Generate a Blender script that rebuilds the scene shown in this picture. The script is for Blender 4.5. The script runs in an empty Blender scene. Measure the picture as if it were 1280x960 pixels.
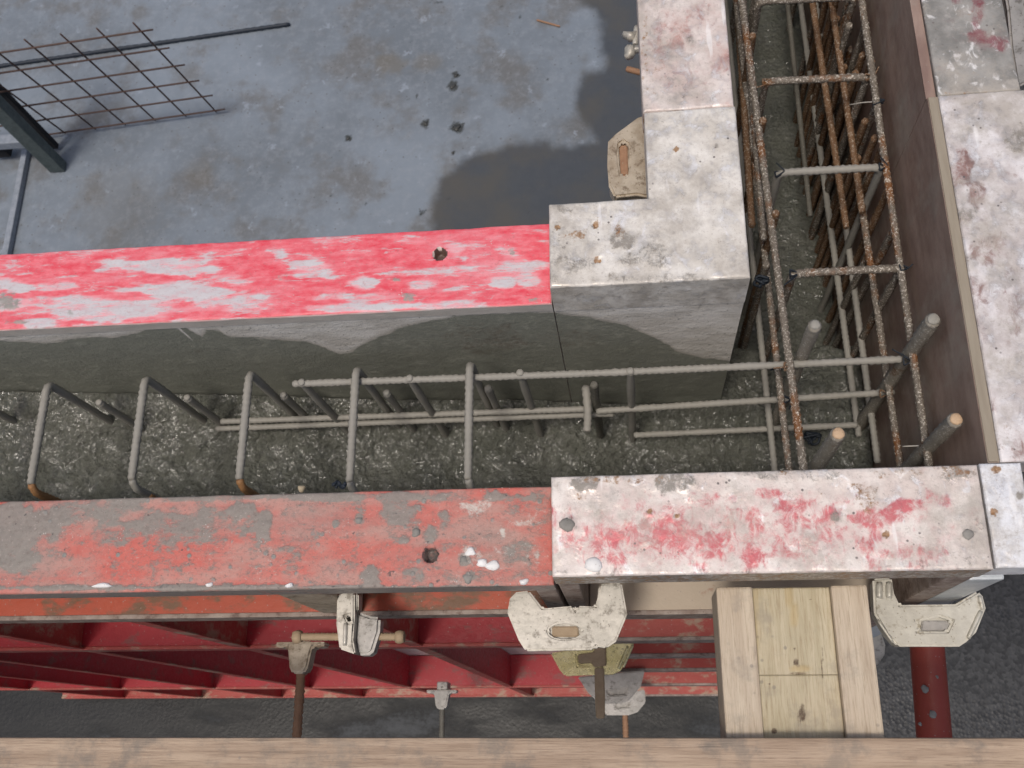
import bpy, bmesh, math, random
import numpy as np
from mathutils import Vector, Matrix
from mathutils.geometry import delaunay_2d_cdt

random.seed(7)
S = bpy.context.scene
COL = S.collection

# ------------------------------------------------------------------ camera, light, exposure
CAM_H = 1.19036
RC = np.array([[0.99304, 0.00097, -0.11776],
               [-0.03892, -0.94107, -0.33595],
               [-0.11114, 0.33820, -0.93449]])     # camera right / down / forward
FPX = 1249.28                                      # focal length for a 1280 px wide frame
cam_d = bpy.data.cameras.new('camera')
cam = bpy.data.objects.new('camera', cam_d)
COL.objects.link(cam)
r, u, b = RC[0], -RC[1], -RC[2]
cam.matrix_world = Matrix(((r[0], u[0], b[0], 0), (r[1], u[1], b[1], 0), (r[2], u[2], b[2], CAM_H), (0, 0, 0, 1)))
cam_d.sensor_width = 36
cam_d.lens = FPX / 1280 * 36
cam_d.clip_start = 0.02
cam_d.clip_end = 600
cam_d.dof.use_dof = True
cam_d.dof.focus_distance = 1.35
cam_d.dof.aperture_fstop = 13
S.camera = cam

SUN_DIR = Vector((-0.14, -0.25, 0.955)).normalized()          # towards the sun
elev = math.asin(SUN_DIR.z)
azim = math.atan2(SUN_DIR.x, SUN_DIR.y)
W = bpy.data.worlds.new('World')
S.world = W
W.use_nodes = True
wn = W.node_tree.nodes
sky = wn.new('ShaderNodeTexSky')
sky.sky_type = 'NISHITA'
sky.sun_disc = False
sky.sun_elevation = elev
sky.sun_rotation = azim
sky.dust_density = 5.0
hs = wn.new('ShaderNodeHueSaturation')          # overcast: the blue of the clear sky washed out
hs.inputs['Saturation'].default_value = 1.0
W.node_tree.links.new(sky.outputs[0], hs.inputs['Color'])
W.node_tree.links.new(hs.outputs[0], wn['Background'].inputs[0])
wn['Background'].inputs[1].default_value = 0.10
sd = bpy.data.lights.new('sun', 'SUN')
sd.energy = 1.5
sd.angle = math.radians(10)
sd.color = (1.0, 0.93, 0.84)
sun = bpy.data.objects.new('sun', sd)
sun.rotation_euler = SUN_DIR.to_track_quat('Z', 'Y').to_euler()
COL.objects.link(sun)
S.view_settings.view_transform = 'Standard'
S.view_settings.look = 'None'
S.view_settings.gamma = 1
S.view_settings.exposure = 0.10


# ------------------------------------------------------------------ survey: photo point -> place on a known plane
def at(x, y, z):
    d = RC.T @ np.array([x - 640.0, y - 480.0, FPX])
    t = (z - CAM_H) / d[2]
    return Vector((d[0] * t, d[1] * t, z))


def aty(x, y, Y):
    d = RC.T @ np.array([x - 640.0, y - 480.0, FPX])
    t = Y / d[1]
    return Vector((d[0] * t, Y, CAM_H + d[2] * t))


def atx(x, y, X):
    d = RC.T @ np.array([x - 640.0, y - 480.0, FPX])
    t = X / d[0]
    return Vector((X, d[1] * t, CAM_H + d[2] * t))


# ------------------------------------------------------------------ object helpers
def tag(o, label=None, cat=None, group=None, kind=None):
    for k, v in (('label', label), ('category', cat), ('group', group), ('kind', kind)):
        if v:
            o[k] = v
    return o


def empty(name, loc, label, cat, group=None):
    o = bpy.data.objects.new(name, None)
    o.empty_display_size = 0.05
    COL.objects.link(o)
    o.location = loc
    tag(o, label, cat, group)
    return o


def link(name, me, mat, parent=None, smooth=False):
    o = bpy.data.objects.new(name, me)
    COL.objects.link(o)
    if mat is not None and not me.materials:
        me.materials.append(mat)
    if smooth:
        me.polygons.foreach_set('use_smooth', [True] * len(me.polygons))
    if parent is not None:
        o.parent = parent
        o.matrix_parent_inverse = Matrix.Translation(-Vector(parent.location))
    return o


def pyd(name, vs, fs, mat, parent=None, smooth=False, recalc=True):
    me = bpy.data.meshes.new(name)
    me.from_pydata([tuple(v) for v in vs], [], fs)
    if recalc:
        bm = bmesh.new()
        bm.from_mesh(me)
        bmesh.ops.recalc_face_normals(bm, faces=bm.faces)
        bm.to_mesh(me)
        bm.free()
    me.update()
    return link(name, me, mat, parent, smooth)


def box(name, p0, p1, mat, parent=None, bevel=0.002, rot=None):
    bm = bmesh.new()
    bmesh.ops.create_cube(bm, size=1)
    c = [(a + b_) / 2 for a, b_ in zip(p0, p1)]
    s = [abs(b_ - a) for a, b_ in zip(p0, p1)]
    for v in bm.verts:
        v.co = Vector((v.co.x * s[0], v.co.y * s[1], v.co.z * s[2]))
    if bevel:
        bmesh.ops.bevel(bm, geom=bm.edges[:], offset=min(bevel, min(s) * .3), segments=2, affect='EDGES', profile=.6)
    for v in bm.verts:
        if rot is not None:
            v.co = rot @ v.co
        v.co += Vector(c)
    me = bpy.data.meshes.new(name)
    bm.to_mesh(me)
    bm.free()
    return link(name, me, mat, parent)


# numpy value noise ------------------------------------------------------------
def _h(ix, iy, s):
    n = (ix.astype(np.int64) * 374761393 + iy.astype(np.int64) * 668265263 + s * 2246822519) & 0xffffffff
    n = ((n ^ (n >> 13)) * 1274126177) & 0xffffffff
    return ((n ^ (n >> 16)) & 0xffff) / 65535.0


def vnoise(x, y, s=0):
    ix, iy = np.floor(x), np.floor(y)
    fx, fy = x - ix, y - iy
    fx, fy = fx * fx * (3 - 2 * fx), fy * fy * (3 - 2 * fy)
    a, b_ = _h(ix, iy, s), _h(ix + 1, iy, s)
    c, d = _h(ix, iy + 1, s), _h(ix + 1, iy + 1, s)
    return (a * (1 - fx) + b_ * fx) * (1 - fy) + (c * (1 - fx) + d * fx) * fy


def fbm(x, y, s=0, o=4):
    t, a, n = 0, .5, 0
    for k in range(o):
        t = t + a * vnoise(x * 2 ** k, y * 2 ** k, s + k * 17)
        n += a
        a *= .5
    return t / n - .5


def sst(a, b_, x):
    t = np.clip((x - a) / (b_ - a), 0, 1)
    return t * t * (3 - 2 * t)


# paint masks: patches of wear named by where they sit on the surface ------------
def to_plane(px, py, plane):
    ax, val = plane
    p = at(px, py, val) if ax == 'z' else (aty(px, py, val) if ax == 'y' else atx(px, py, val))
    return np.array(p)


def paint(P, patches, plane, wob=.35, seed=3, gain=1.0, aniso=(1, 1)):
    """P (n,3) points; patches (cx,cy,rx,ry,channel,strength) -> (n,3) masks"""
    ax = plane[0]
    i, j = {'z': (0, 1), 'y': (0, 2), 'x': (1, 2)}[ax]
    out = np.zeros((len(P), 3))
    nz = fbm(P[:, i] * 45 * aniso[0], P[:, j] * 45 * aniso[1], seed) * 2
    nz2 = fbm(P[:, i] * 160 * aniso[0], P[:, j] * 160 * aniso[1], seed + 5) * 2
    for q in patches:
        cx, cy, rx, ry, ch, st = q[:6]
        st = st * gain
        c = to_plane(cx, cy, plane)
        a = to_plane(cx + rx, cy, plane) - c
        d = to_plane(cx, cy + ry, plane) - c
        M = np.array([[a[i], d[i]], [a[j], d[j]]])
        uv = np.linalg.solve(M, np.stack([P[:, i] - c[i], P[:, j] - c[j]]))
        rr = np.hypot(uv[0], uv[1]) + wob * nz + wob * .5 * nz2
        out[:, ch] = np.maximum(out[:, ch], st * (1 - sst(.55, 1.25, rr)))
    return out


def set_mask(me, m):
    a = me.color_attributes.new('wear', 'FLOAT_COLOR', 'POINT')
    c = np.ones((len(m), 4))
    c[:, :3] = m
    a.data.foreach_set('color', c.ravel())


# ------------------------------------------------------------------ node helper
class NT:
    def __init__(s, name):
        s.m = bpy.data.materials.new(name)
        s.m.use_nodes = True
        s.n = s.m.node_tree.nodes
        s.l = s.m.node_tree.links
        s.b = s.n['Principled BSDF']
        s._pos = None

    def put(s, sock, v):
        if isinstance(v, (int, float)):
            sock.default_value = v
        elif isinstance(v, tuple):
            sock.default_value = v if len(v) == 4 or sock.type == 'VECTOR' else v + (1,)
        else:
            s.l.new(v, sock)

    def pos(s):
        if s._pos is None:
            s._pos = s.n.new('ShaderNodeNewGeometry').outputs['Position']
        return s._pos

    def vec(s, sc=(1, 1, 1), off=(0, 0, 0)):
        m = s.n.new('ShaderNodeMapping')
        s.l.new(s.pos(), m.inputs[0])
        m.inputs['Scale'].default_value = sc
        m.inputs['Location'].default_value = off
        return m.outputs[0]

    def noise(s, scale, detail=4, rough=.55, sc=(1, 1, 1), off=(0, 0, 0), dist=0):
        n = s.n.new('ShaderNodeTexNoise')
        s.l.new(s.vec(sc, off), n.inputs['Vector'])
        n.inputs['Scale'].default_value = scale
        n.inputs['Detail'].default_value = detail
        n.inputs['Roughness'].default_value = rough
        n.inputs['Distortion'].default_value = dist
        return n.outputs[0]

    def voro(s, scale, feature='F1', sc=(1, 1, 1), out=0):
        n = s.n.new('ShaderNodeTexVoronoi')
        n.feature = feature
        s.l.new(s.vec(sc), n.inputs['Vector'])
        n.inputs['Scale'].default_value = scale
        return n.outputs[out]

    def math(s, op, a, b_=0.0, clamp=False):
        n = s.n.new('ShaderNodeMath')
        n.operation = op
        n.use_clamp = clamp
        s.put(n.inputs[0], a)
        s.put(n.inputs[1], b_)
        return n.outputs[0]

    def step(s, v, lo, hi, a=0.0, b_=1.0):
        n = s.n.new('ShaderNodeMapRange')
        n.interpolation_type = 'SMOOTHSTEP'
        s.put(n.inputs[0], v)
        for k, x in zip((1, 2, 3, 4), (lo, hi, a, b_)):
            n.inputs[k].default_value = x
        return n.outputs[0]

    def mix(s, f, a, b_):
        n = s.n.new('ShaderNodeMix')
        n.data_type = 'RGBA'
        s.put(n.inputs[0], f)
        s.put(n.inputs[6], a)
        s.put(n.inputs[7], b_)
        return n.outputs[2]

    def wear(s):
        a = s.n.new('ShaderNodeVertexColor')
        a.layer_name = 'wear'
        x = s.n.new('ShaderNodeSeparateColor')
        s.l.new(a.outputs[0], x.inputs[0])
        return x.outputs

    def nz(s):
        x = s.n.new('ShaderNodeSeparateXYZ')
        g = s.n.new('ShaderNodeNewGeometry')
        s.l.new(g.outputs['True Normal'], x.inputs[0])
        return x.outputs

    def out(s, col, rough=.6, metal=0.0, bump=None, bs=.4, bd=.002, spec=None):
        s.put(s.b.inputs['Base Color'], col)
        s.put(s.b.inputs['Roughness'], rough)
        s.put(s.b.inputs['Metallic'], metal)
        if spec is not None:
            s.b.inputs['Specular IOR Level'].default_value = spec
        if bump is not None:
            n = s.n.new('ShaderNodeBump')
            n.inputs['Strength'].default_value = bs
            n.inputs['Distance'].default_value = bd
            s.l.new(bump, n.inputs['Height'])
            s.l.new(n.outputs[0], s.b.inputs['Normal'])
        return s.m


def edge(t, mask, n, lo=.42, hi=.58, amp=.7):
    """ragged patch from a soft mask and a noise"""
    if not hasattr(t, 'fine'):
        t.fine = t.noise(130, 5, .75)
        t.mid = t.noise(38, 5, .7, off=(2.7, 5.1, 1.3))
    v = t.math('ADD', mask, t.math('MULTIPLY', t.math('SUBTRACT', n, .5), amp * 1.3))
    v = t.math('ADD', v, t.math('MULTIPLY', t.math('SUBTRACT', t.fine, .5), amp * 1.2))
    v = t.math('ADD', v, t.math('MULTIPLY', t.math('SUBTRACT', t.mid, .5), amp * 1.2))
    return t.math('MULTIPLY', t.step(v, lo - .06, hi + .2), t.step(t.fine, .25, .6, .6, 1))


# ------------------------------------------------------------------ materials
def m_red_scuffed():
    t = NT('scuffed red paint')
    w = t.wear()
    st = t.noise(14, 6, .65, sc=(.8, 4.5, 3))
    fn = t.noise(70, 5, .7, sc=(.6, 1.5, 1))
    base = t.mix(t.step(fn, .35, .7), (.72, .06, .09), (.79, .19, .225))
    haze = t.math('ADD', t.math('MULTIPLY', w[0], .55), t.math('MULTIPLY', t.math('SUBTRACT', st, .5), .9))
    base = t.mix(t.step(haze, -.10, .40), base, (.75, .36, .395))
    st2 = t.noise(42, 6, .72, sc=(.35, 1.7, 1))
    drv = t.math('ADD', t.math('MULTIPLY', w[0], .33), t.math('ADD', t.math('MULTIPLY', st, .7), t.math('MULTIPLY', st2, 1.25)))
    sc = t.math('MULTIPLY', t.step(drv, 1.03, 1.22), t.step(fn, .22, .55, .5, 1.0))
    sc = t.math('MAXIMUM', sc, t.step(t.noise(48, 4, .6, sc=(.7, 1.6, 1)), .64, .72, 0, .6))
    c = t.mix(sc, base, t.mix(fn, (.42, .40, .42), (.66, .63, .65)))
    c = t.mix(t.step(t.noise(90, 5, .75, off=(4, 4, 4)), .56, .72, 0, .45), c, (.40, .13, .13))
    gr = edge(t, w[1], fn, .4, .6, .9)
    c = t.mix(gr, c, t.mix(fn, (.22, .21, .19), (.36, .34, .31)))
    dots = t.step(t.voro(150), .12, .2, 1, 0)
    c = t.mix(t.math('MULTIPLY', dots, t.step(t.noise(18), .56, .68, 0, .6)), c, (.62, .56, .54))
    c = t.mix(edge(t, w[2], fn, .4, .6, .6), c, (.09, .06, .045))
    c = t.mix(t.step(t.noise(190, 4, .8, off=(3, 9, 1)), .54, .70, 0, .35), c, (.36, .22, .20))
    h = t.math('ADD', t.math('MULTIPLY', sc, .4), t.math('ADD', t.math('MULTIPLY', fn, .5), t.math('MULTIPLY', dots, .5)))
    c = t.mix(t.step(t.nz()[2], .25, .75, .9, 0), c, t.mix(fn, (.40, .37, .33), (.66, .62, .57)))      # cement skin on the trench side
    c = t.mix(t.step(w[2], .4, .7), c, (.09, .05, .04))
    return t.out(c, t.step(fn, .3, .7, .32, .6), 0, h, .5, .0012)


def m_red_caked():
    t = NT('red paint caked with cement')
    w = t.wear()
    n1 = t.noise(22, 6, .65, sc=(.7, 1.5, 1))
    n2 = t.noise(110, 5, .7)
    base = t.mix(n2, (.46, .07, .052), (.62, .19, .15))
    pale = t.step(t.noise(9, 5, .6, sc=(1, 2.2, 1), off=(3, 0, 0)), .42, .62)
    base = t.mix(t.math('MULTIPLY', pale, .75), base, (.44, .27, .225))
    base = t.mix(t.math('MULTIPLY', w[1], .55), base, (.27, .235, .21))
    film = t.step(t.noise(6.5, 5, .6, off=(1, 1, 4), sc=(.8, 1.6, 1)), .42, .66, 0, .5)
    base = t.mix(film, base, (.30, .235, .205))
    n4 = t.noise(50, 6, .75, sc=(.8, 1.2, 1), off=(6, 2, 0))
    soft = t.math('ADD', t.math('MULTIPLY', w[1], .45), t.math('ADD', t.math('MULTIPLY', n1, .55), t.math('MULTIPLY', n4, 1.15)))
    g = t.math('MAXIMUM', t.math('MULTIPLY', edge(t, w[1], n1, .42, .62, 1.3), .8), t.step(soft, .86, 1.06, 0, .92))
    c = t.mix(g, base, t.mix(n2, (.15, .14, .12), (.31, .285, .255)))
    bl = edge(t, w[0], n2, .42, .6, .8)
    c = t.mix(bl, c, t.mix(n2, (.42, .37, .32), (.66, .62, .57)))
    d1 = t.step(t.voro(75), .16, .30, 1, 0)
    d1 = t.math('MULTIPLY', d1, t.step(t.noise(25, 2, off=(5, 1, 0)), .52, .60))
    c = t.mix(d1, c, (.25, .24, .22))
    d2 = t.step(t.voro(210), .14, .24, 1, 0)
    d2 = t.math('MULTIPLY', d2, t.step(t.noise(30, 2, off=(1, 7, 0)), .58, .68, 0, .7))
    c = t.mix(d2, c, (.60, .54, .50))
    dk = t.math('MAXIMUM', edge(t, w[2], n2, .42, .6, .9), t.step(t.noise(85, 3, off=(2, 2, 0)), .67, .72, 0, .8))
    c = t.mix(dk, c, (.065, .06, .058))
    c = t.mix(t.step(t.noise(170, 4, .8, off=(3, 9, 1)), .50, .68, 0, .5), c, (.16, .12, .10))
    c = t.mix(t.step(t.noise(230, 3, .8, off=(8, 9, 4)), .58, .72, 0, .45), c, (.50, .42, .38))
    h = t.math('ADD', t.math('ADD', t.math('MULTIPLY', g, .5), n2), t.math('MULTIPLY', t.math('ADD', d1, d2), .8))
    return t.out(c, t.step(n2, .3, .7, .4, .7), 0, h, .6, .0016)


def m_white(name, base1, base2, red, redn=.3, glossy=True):
    t = NT(name)
    w = t.wear()
    n1 = t.noise(20, 6, .65)
    n2 = t.noise(130, 5, .7)
    n3 = t.noise(55, 4, .6, off=(4, 9, 0), sc=(1, .8, 1), dist=.6)
    c = t.mix(t.step(n1, .35, .65), base1, base2)
    c = t.mix(t.step(n3, .55, .68, 0, .75), c, (.88, .87, .87))
    c = t.mix(t.step(t.noise(34, 5, .65, off=(7, 1, 2)), .56, .68, 0, .55), c, (.46, .43, .40))
    n5 = t.noise(75, 6, .78, sc=(.9, .6, 1), off=(6, 6, 0), dist=.8)
    hz = t.math('MULTIPLY', w[0], t.step(n5, .25, .7, .3, 1.0))
    c = t.mix(hz, c, tuple(.55 * a + .45 * b_ for a, b_ in zip(red, base2)))
    rd = t.math('ADD', t.math('MULTIPLY', w[0], .42), t.math('ADD', t.math('MULTIPLY', n3, .5), t.math('MULTIPLY', n5, .9)))
    rd = t.math('MAXIMUM', t.step(rd, .80, 1.06, 0, .85), t.step(t.noise(26, 6, .7, off=(9, 3, 0)), .58, .74, 0, redn))
    c = t.mix(rd, c, red)
    sm = t.step(t.noise(11, 7, .75, off=(1, 8, 3)), .44, .66, 0, .75)
    c = t.mix(sm, c, (.43, .39, .34))
    c = t.mix(t.math('MULTIPLY', w[1], .4), c, (.36, .33, .29))
    g = edge(t, w[1], n5, .45, .62, 1.0)
    c = t.mix(g, c, t.mix(n2, (.17, .155, .135), (.36, .33, .29)))
    c = t.mix(edge(t, w[2], n2, .4, .62, .9), c, t.mix(n1, (.20, .09, .055), (.42, .27, .13)))
    c = t.mix(t.step(t.noise(190, 4, .8, off=(3, 9, 1)), .52, .70, 0, .42), c, (.30, .26, .22))
    pits = t.math('MULTIPLY', t.step(t.voro(95), .10, .18, 1, 0), t.step(t.noise(17, 2, off=(2, 5, 0)), .55, .62))
    c = t.mix(pits, c, (.17, .15, .14))
    scr = t.step(t.noise(60, 3, .5, sc=(.9, .12, 1), off=(3, 3, 0)), .66, .72)
    c = t.mix(t.math('MULTIPLY', scr, .5), c, (.9, .88, .86))
    h = t.math('ADD', t.math('MULTIPLY', n2, .8), t.math('ADD', t.math('MULTIPLY', g, .4), t.math('MULTIPLY', n1, .8)))
    rg = t.math('MAXIMUM', t.step(n1, .3, .7, .25, .55), t.math('MULTIPLY', g, .6))
    met = t.math('MULTIPLY', t.step(n3, .45, .62), .35) if glossy else 0.0
    return t.out(c, rg, met, h, .55, .0014)


def m_form_sheet():
    t = NT('form sheet splashed by concrete')
    w = t.wear()
    n1 = t.noise(28, 6, .65, sc=(.5, 1, 1.6))
    n2 = t.noise(150, 4, .7)
    dry = t.mix(t.step(n1, .35, .68), (.60, .565, .51), (.80, .77, .72))
    dry = t.mix(t.step(n2, .58, .7), dry, (.30, .28, .25))
    rag = t.math('ADD', w[0], t.math('MULTIPLY', t.math('SUBTRACT', n1, .5), 1.0))
    rag = t.math('ADD', rag, t.math('MULTIPLY', t.math('SUBTRACT', t.noise(9, 5, .7, sc=(1, 1, .35), off=(3, 1, 1)), .5), .6))
    wet = t.mix(n2, (.195, .202, .168), (.28, .284, .238))
    wet = t.mix(t.step(t.noise(40, 5, .7), .52, .72, 0, .7), wet, (.39, .385, .325))
    k = t.step(rag, .40, .56)
    dry = t.mix(t.step(rag, .08, .42, 0, .45), dry, (.30, .265, .215))
    c = t.mix(k, dry, wet)
    c = t.mix(edge(t, w[1], n2, .45, .6, .6), c, (.17, .15, .12))
    h = t.math('ADD', n2, t.math('MULTIPLY', t.noise(60, 5, .7), 1.2))
    t.b.inputs['Coat Weight'].default_value = .35
    t.b.inputs['Coat Roughness'].default_value = .18
    return t.out(c, t.step(n1, .3, .7, .33, .6), 0, h, .6, .002)


def m_plywood():
    t = NT('brown film faced plywood')
    n = t.noise(12, 6, .65, sc=(3, .8, 3))
    n2 = t.noise(60, 4, .6)
    c = t.mix(t.step(n, .3, .7), (.22, .145, .118), (.34, .245, .20))
    s = t.step(t.noise(120, 3, .6), .68, .74, 0, .7)
    c = t.mix(s, c, (.32, .29, .25))
    sm = t.step(t.noise(7, 5, .75, sc=(1, 1, .6), off=(1, 4, 2)), .48, .70, 0, .65)
    c = t.mix(sm, c, (.36, .32, .27))
    return t.out(c, t.step(n2, .3, .7, .3, .5), 0, n2, .3, .001)


def m_edge_wood():
    t = NT('plywood edge')
    n = t.noise(60, 4, .6, sc=(3, .3, 6))
    return t.out(t.mix(n, (.22, .18, .13), (.36, .315, .245)), .7, 0, n, .3, .001)


def m_concrete_fresh():
    t = NT('fresh wet concrete')
    n1 = t.noise(16, 5, .6)
    n2 = t.noise(190, 5, .75)
    n3 = t.noise(70, 5, .7, dist=.5)
    c = t.mix(t.step(n1, .3, .7), (.106, .112, .090), (.155, .159, .132))
    c = t.mix(t.step(n2, .45, .72, 0, .6), c, (.225, .228, .195))
    c = t.mix(t.step(t.noise(95, 4, .7, off=(3, 1, 1)), .56, .66, 0, .6), c, (.07, .068, .057))
    h = t.math('ADD', t.math('MULTIPLY', n3, 2.2), t.math('ADD', n2, t.math('MULTIPLY', t.voro(120), .8)))
    wetp = t.step(t.noise(22, 6, .7, off=(2, 2, 2)), .40, .57, 0, .85)
    t.put(t.b.inputs['Coat Weight'], wetp)
    t.b.inputs['Coat Roughness'].default_value = .07
    m = t.out(c, t.step(wetp, 0, 1, .5, .3), 0, h, 1.0, .005, .6)
    cb = t.n.new('ShaderNodeBump')
    cb.inputs['Strength'].default_value = 1.0
    cb.inputs['Distance'].default_value = .0034
    t.l.new(t.math('ADD', t.noise(100, 3, .6, off=(1, 3, 5)), t.math('MULTIPLY', t.voro(135), .5)), cb.inputs['Height'])
    t.l.new(cb.outputs[0], t.b.inputs['Coat Normal'])
    return m


def m_floor():
    t = NT('concrete floor slab')
    w = t.wear()
    n1 = t.noise(1.1, 6, .62)
    n2 = t.noise(30, 5, .7)
    n3 = t.noise(4.2, 5, .6, off=(3, 8, 0))
    c = t.mix(t.step(n1, .35, .65), (.142, .166, .194), (.205, .243, .290))
    c = t.mix(t.step(n3, .47, .68, 0, .75), c, (.130, .128, .124))
    c = t.mix(t.step(n2, .42, .75, 0, .45), c, (.27, .30, .34))
    c = t.mix(t.step(t.noise(9, 6, .7, off=(1, 2, 0)), .60, .70, 0, .6), c, (.31, .355, .42))
    c = t.mix(t.math('MULTIPLY', w[2], .55), c, (.15, .125, .085))
    wet = t.step(t.math('ADD', w[0], t.math('MULTIPLY', t.math('SUBTRACT', t.noise(9, 5, .6), .5), .9)), .18, .80)
    c = t.mix(wet, c, t.mix(t.step(n3, .35, .7), t.mix(n2, (.056, .064, .075), (.082, .091, .103)), (.090, .088, .082)))
    c = t.mix(edge(t, w[1], n2, .36, .62, .7), c, (.045, .05, .05))
    c = t.mix(t.step(t.voro(26), .07, .13, .6, 0), c, (.09, .09, .085))
    rg = t.math('SUBTRACT', .8, t.math('MULTIPLY', wet, .5))
    return t.out(c, rg, 0, n2, .3, .002, .35)


def m_ground():
    t = NT('dark damp gravelly ground')
    v = t.voro(75, out=1)
    x = t.n.new('ShaderNodeSeparateColor')
    t.l.new(v, x.inputs[0])
    n = t.noise(60, 5, .7)
    n1 = t.noise(1.7, 5, .65, sc=(1, 2.6, 1))
    c = t.mix(t.step(x.outputs[0], .1, 1.0), (.022, .023, .025), (.055, .056, .058))
    c = t.mix(t.step(n, .45, .75, 0, .6), c, (.03, .032, .034))
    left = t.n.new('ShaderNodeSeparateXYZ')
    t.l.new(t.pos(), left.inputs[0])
    left_part = t.step(left.outputs[0], .2, .5, 1, 0)
    c = t.mix(t.math('MULTIPLY', left_part, .9), c, t.mix(n, (.005, .006, .007), (.010, .012, .013)))  # left strip near black: dark wet ground, with its shade in the colour
    c = t.mix(t.math('MULTIPLY', left_part, t.step(t.math('ADD', n1, t.math('MULTIPLY', n, .25)), .66, .84, 0, .6)), c, (.09, .10, .11))
    h = t.math('ADD', t.math('MULTIPLY', t.voro(75), t.math('SUBTRACT', 1.0, t.math('MULTIPLY', left_part, .75))), t.math('MULTIPLY', n, .5))
    return t.out(c, t.step(n1, .4, .6, .35, .65), 0, h, .35, .004, .4)


def m_rebar(name, c1, c2, speck, sa=.5, rust=None, ra=.5):
    t = NT(name)
    n = t.noise(45, 5, .65)
    n2 = t.noise(300, 4, .8)
    c = t.mix(n, c1, c2)
    if rust:
        c = t.mix(t.step(t.noise(14, 5, .7, off=(3, 3, 3)), ra, ra + .14), c, t.mix(n2, rust, (.20, .085, .025)))
    c = t.mix(t.step(n2, 1 - sa, 1 - sa + .07), c, speck)
    return t.out(c, .55, 0, t.math('ADD', n2, n), .6, .0012, .4)


def m_galv(name, c1, c2, dirt=(.20, .17, .13), da=.55, metal=.25, rough=.42, bs=.22):
    t = NT(name)
    n = t.noise(35, 6, .65)
    n2 = t.noise(170, 4, .7)
    c = t.mix(t.step(n, .3, .7), c1, c2)
    c = t.mix(t.step(t.noise(60, 5, .7, off=(5, 2, 8)), da, da + .16, 0, .8), c, dirt)
    c = t.mix(t.step(t.voro(160), .1, .16, .7, 0), c, dirt)
    return t.out(c, t.step(n2, .3, .7, rough - .1, rough + .18), metal, t.math('ADD', n, n2), bs, .0012)


def m_rust(name='rusty steel', a=(.22, .11, .06), b_=(.42, .25, .15)):
    t = NT(name)
    n = t.noise(60, 5, .7)
    c = t.mix(n, a, b_)
    c = t.mix(t.step(t.noise(150, 4, .7), .58, .7, 0, .7), c, (.34, .26, .18))
    return t.out(c, .75, 0, n, .7, .0016)


def m_red_plain(name, a, b_, dirt, da):
    t = NT(name)
    n = t.noise(14, 6, .65)
    n2 = t.noise(120, 4, .7)
    c = t.mix(n, a, b_)
    c = t.mix(t.step(t.noise(18, 6, .7, off=(2, 6, 1), sc=(.8, 1.4, 1)), da, da + .14, 0, .85), c, dirt)
    c = t.mix(t.step(t.voro(110), .08, .15, .6, 0), c, (.38, .30, .27))
    return t.out(c, t.step(n2, .3, .7, .35, .6), 0, n2, .35, .0012)


def m_wood(name, a, b_, c3, axis='y', mask=False, stain=(.16, .13, .11), sa=.58):
    t = NT(name)
    sc = (9, .55, 9) if axis == 'y' else (.4, 9, 9)
    n = t.noise(9, 6, .6, sc=sc, dist=.8)
    f = t.noise(55, 4, .7, sc=sc)
    bl = t.noise(7, 5, .6)
    c = t.mix(t.step(n, .3, .7), a, b_)
    c = t.mix(t.step(f, .46, .70, 0, .75), c, c3)
    c = t.mix(t.step(t.noise(24, 5, .7, sc=sc, off=(2, 2, 2), dist=1.2), .55, .72, 0, .6), c, tuple(.72 * q for q in c3))
    c = t.mix(t.step(t.noise(16, 6, .68, off=(4, 1, 7)), sa, sa + .16, 0, .6), c, stain)
    c = t.mix(t.step(bl, .45, .7, 0, .2), c, (.56, .42, .29))
    dots = t.math('MULTIPLY', t.step(t.voro(70), .10, .2, 1, 0), t.step(t.noise(9, 2, off=(8, 8, 1)), .58, .64))
    c = t.mix(t.math('MULTIPLY', dots, .5), c, (.15, .14, .13))
    if mask:
        w = t.wear()
        c = t.mix(edge(t, w[2], f, .38, .62, .6), c, (.085, .05, .026))
        c = t.mix(t.math('MULTIPLY', w[1], .55), c, (.44, .30, .10))
    return t.out(c, .62, 0, t.math('ADD', n, f), .4, .0016)


RED_TOP = m_red_scuffed()
CAKED_TOP = m_red_caked()
WHITE_COR = m_white('worn white metal', (.60, .56, .50), (.76, .73, .68), (.50, .34, .25), .18)
WHITE_OUT = m_white('worn white paint with red remnants', (.66, .57, .52), (.80, .74, .69), (.55, .09, .11), .45)
WHITE_UP = m_white('worn pinkish white paint', (.58, .48, .44), (.74, .67, .63), (.48, .24, .20), .5)
WHITE_R = m_white('white paint with brown wear', (.52, .47, .45), (.76, .73, .73), (.24, .12, .10), .6)
GREY_R = m_white('cement greyed paint', (.20, .195, .18), (.33, .32, .30), (.20, .05, .06), .2, False)
METAL_END = m_white('scraped bright metal', (.72, .73, .76), (.84, .85, .87), (.5, .47, .4), .1)
SHEET = m_form_sheet()
PLY = m_plywood()
PLY_EDGE = m_edge_wood()
FRESH = m_concrete_fresh()
FLOOR = m_floor()
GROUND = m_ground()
BAR_GREY = m_rebar('cement coated rebar', (.24, .23, .20), (.34, .325, .29), (.42, .40, .36), .36)
BAR_SPECK = m_rebar('rusty rebar spattered with mortar', (.10, .080, .060), (.20, .175, .145), (.62, .58, .51), .46, (.15, .060, .02), .50)
BAR_RUST = m_rebar('rusty rebar', (.10, .055, .029), (.205, .11, .052), (.42, .36, .29), .46)
BAR_DARK = m_rebar('wet dark rebar', (.085, .08, .067), (.16, .152, .128), (.42, .40, .35), .40)
BAR_HOT = m_rebar('orange rust', (.24, .12, .045), (.38, .20, .09), (.14, .075, .035), .42)
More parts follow.
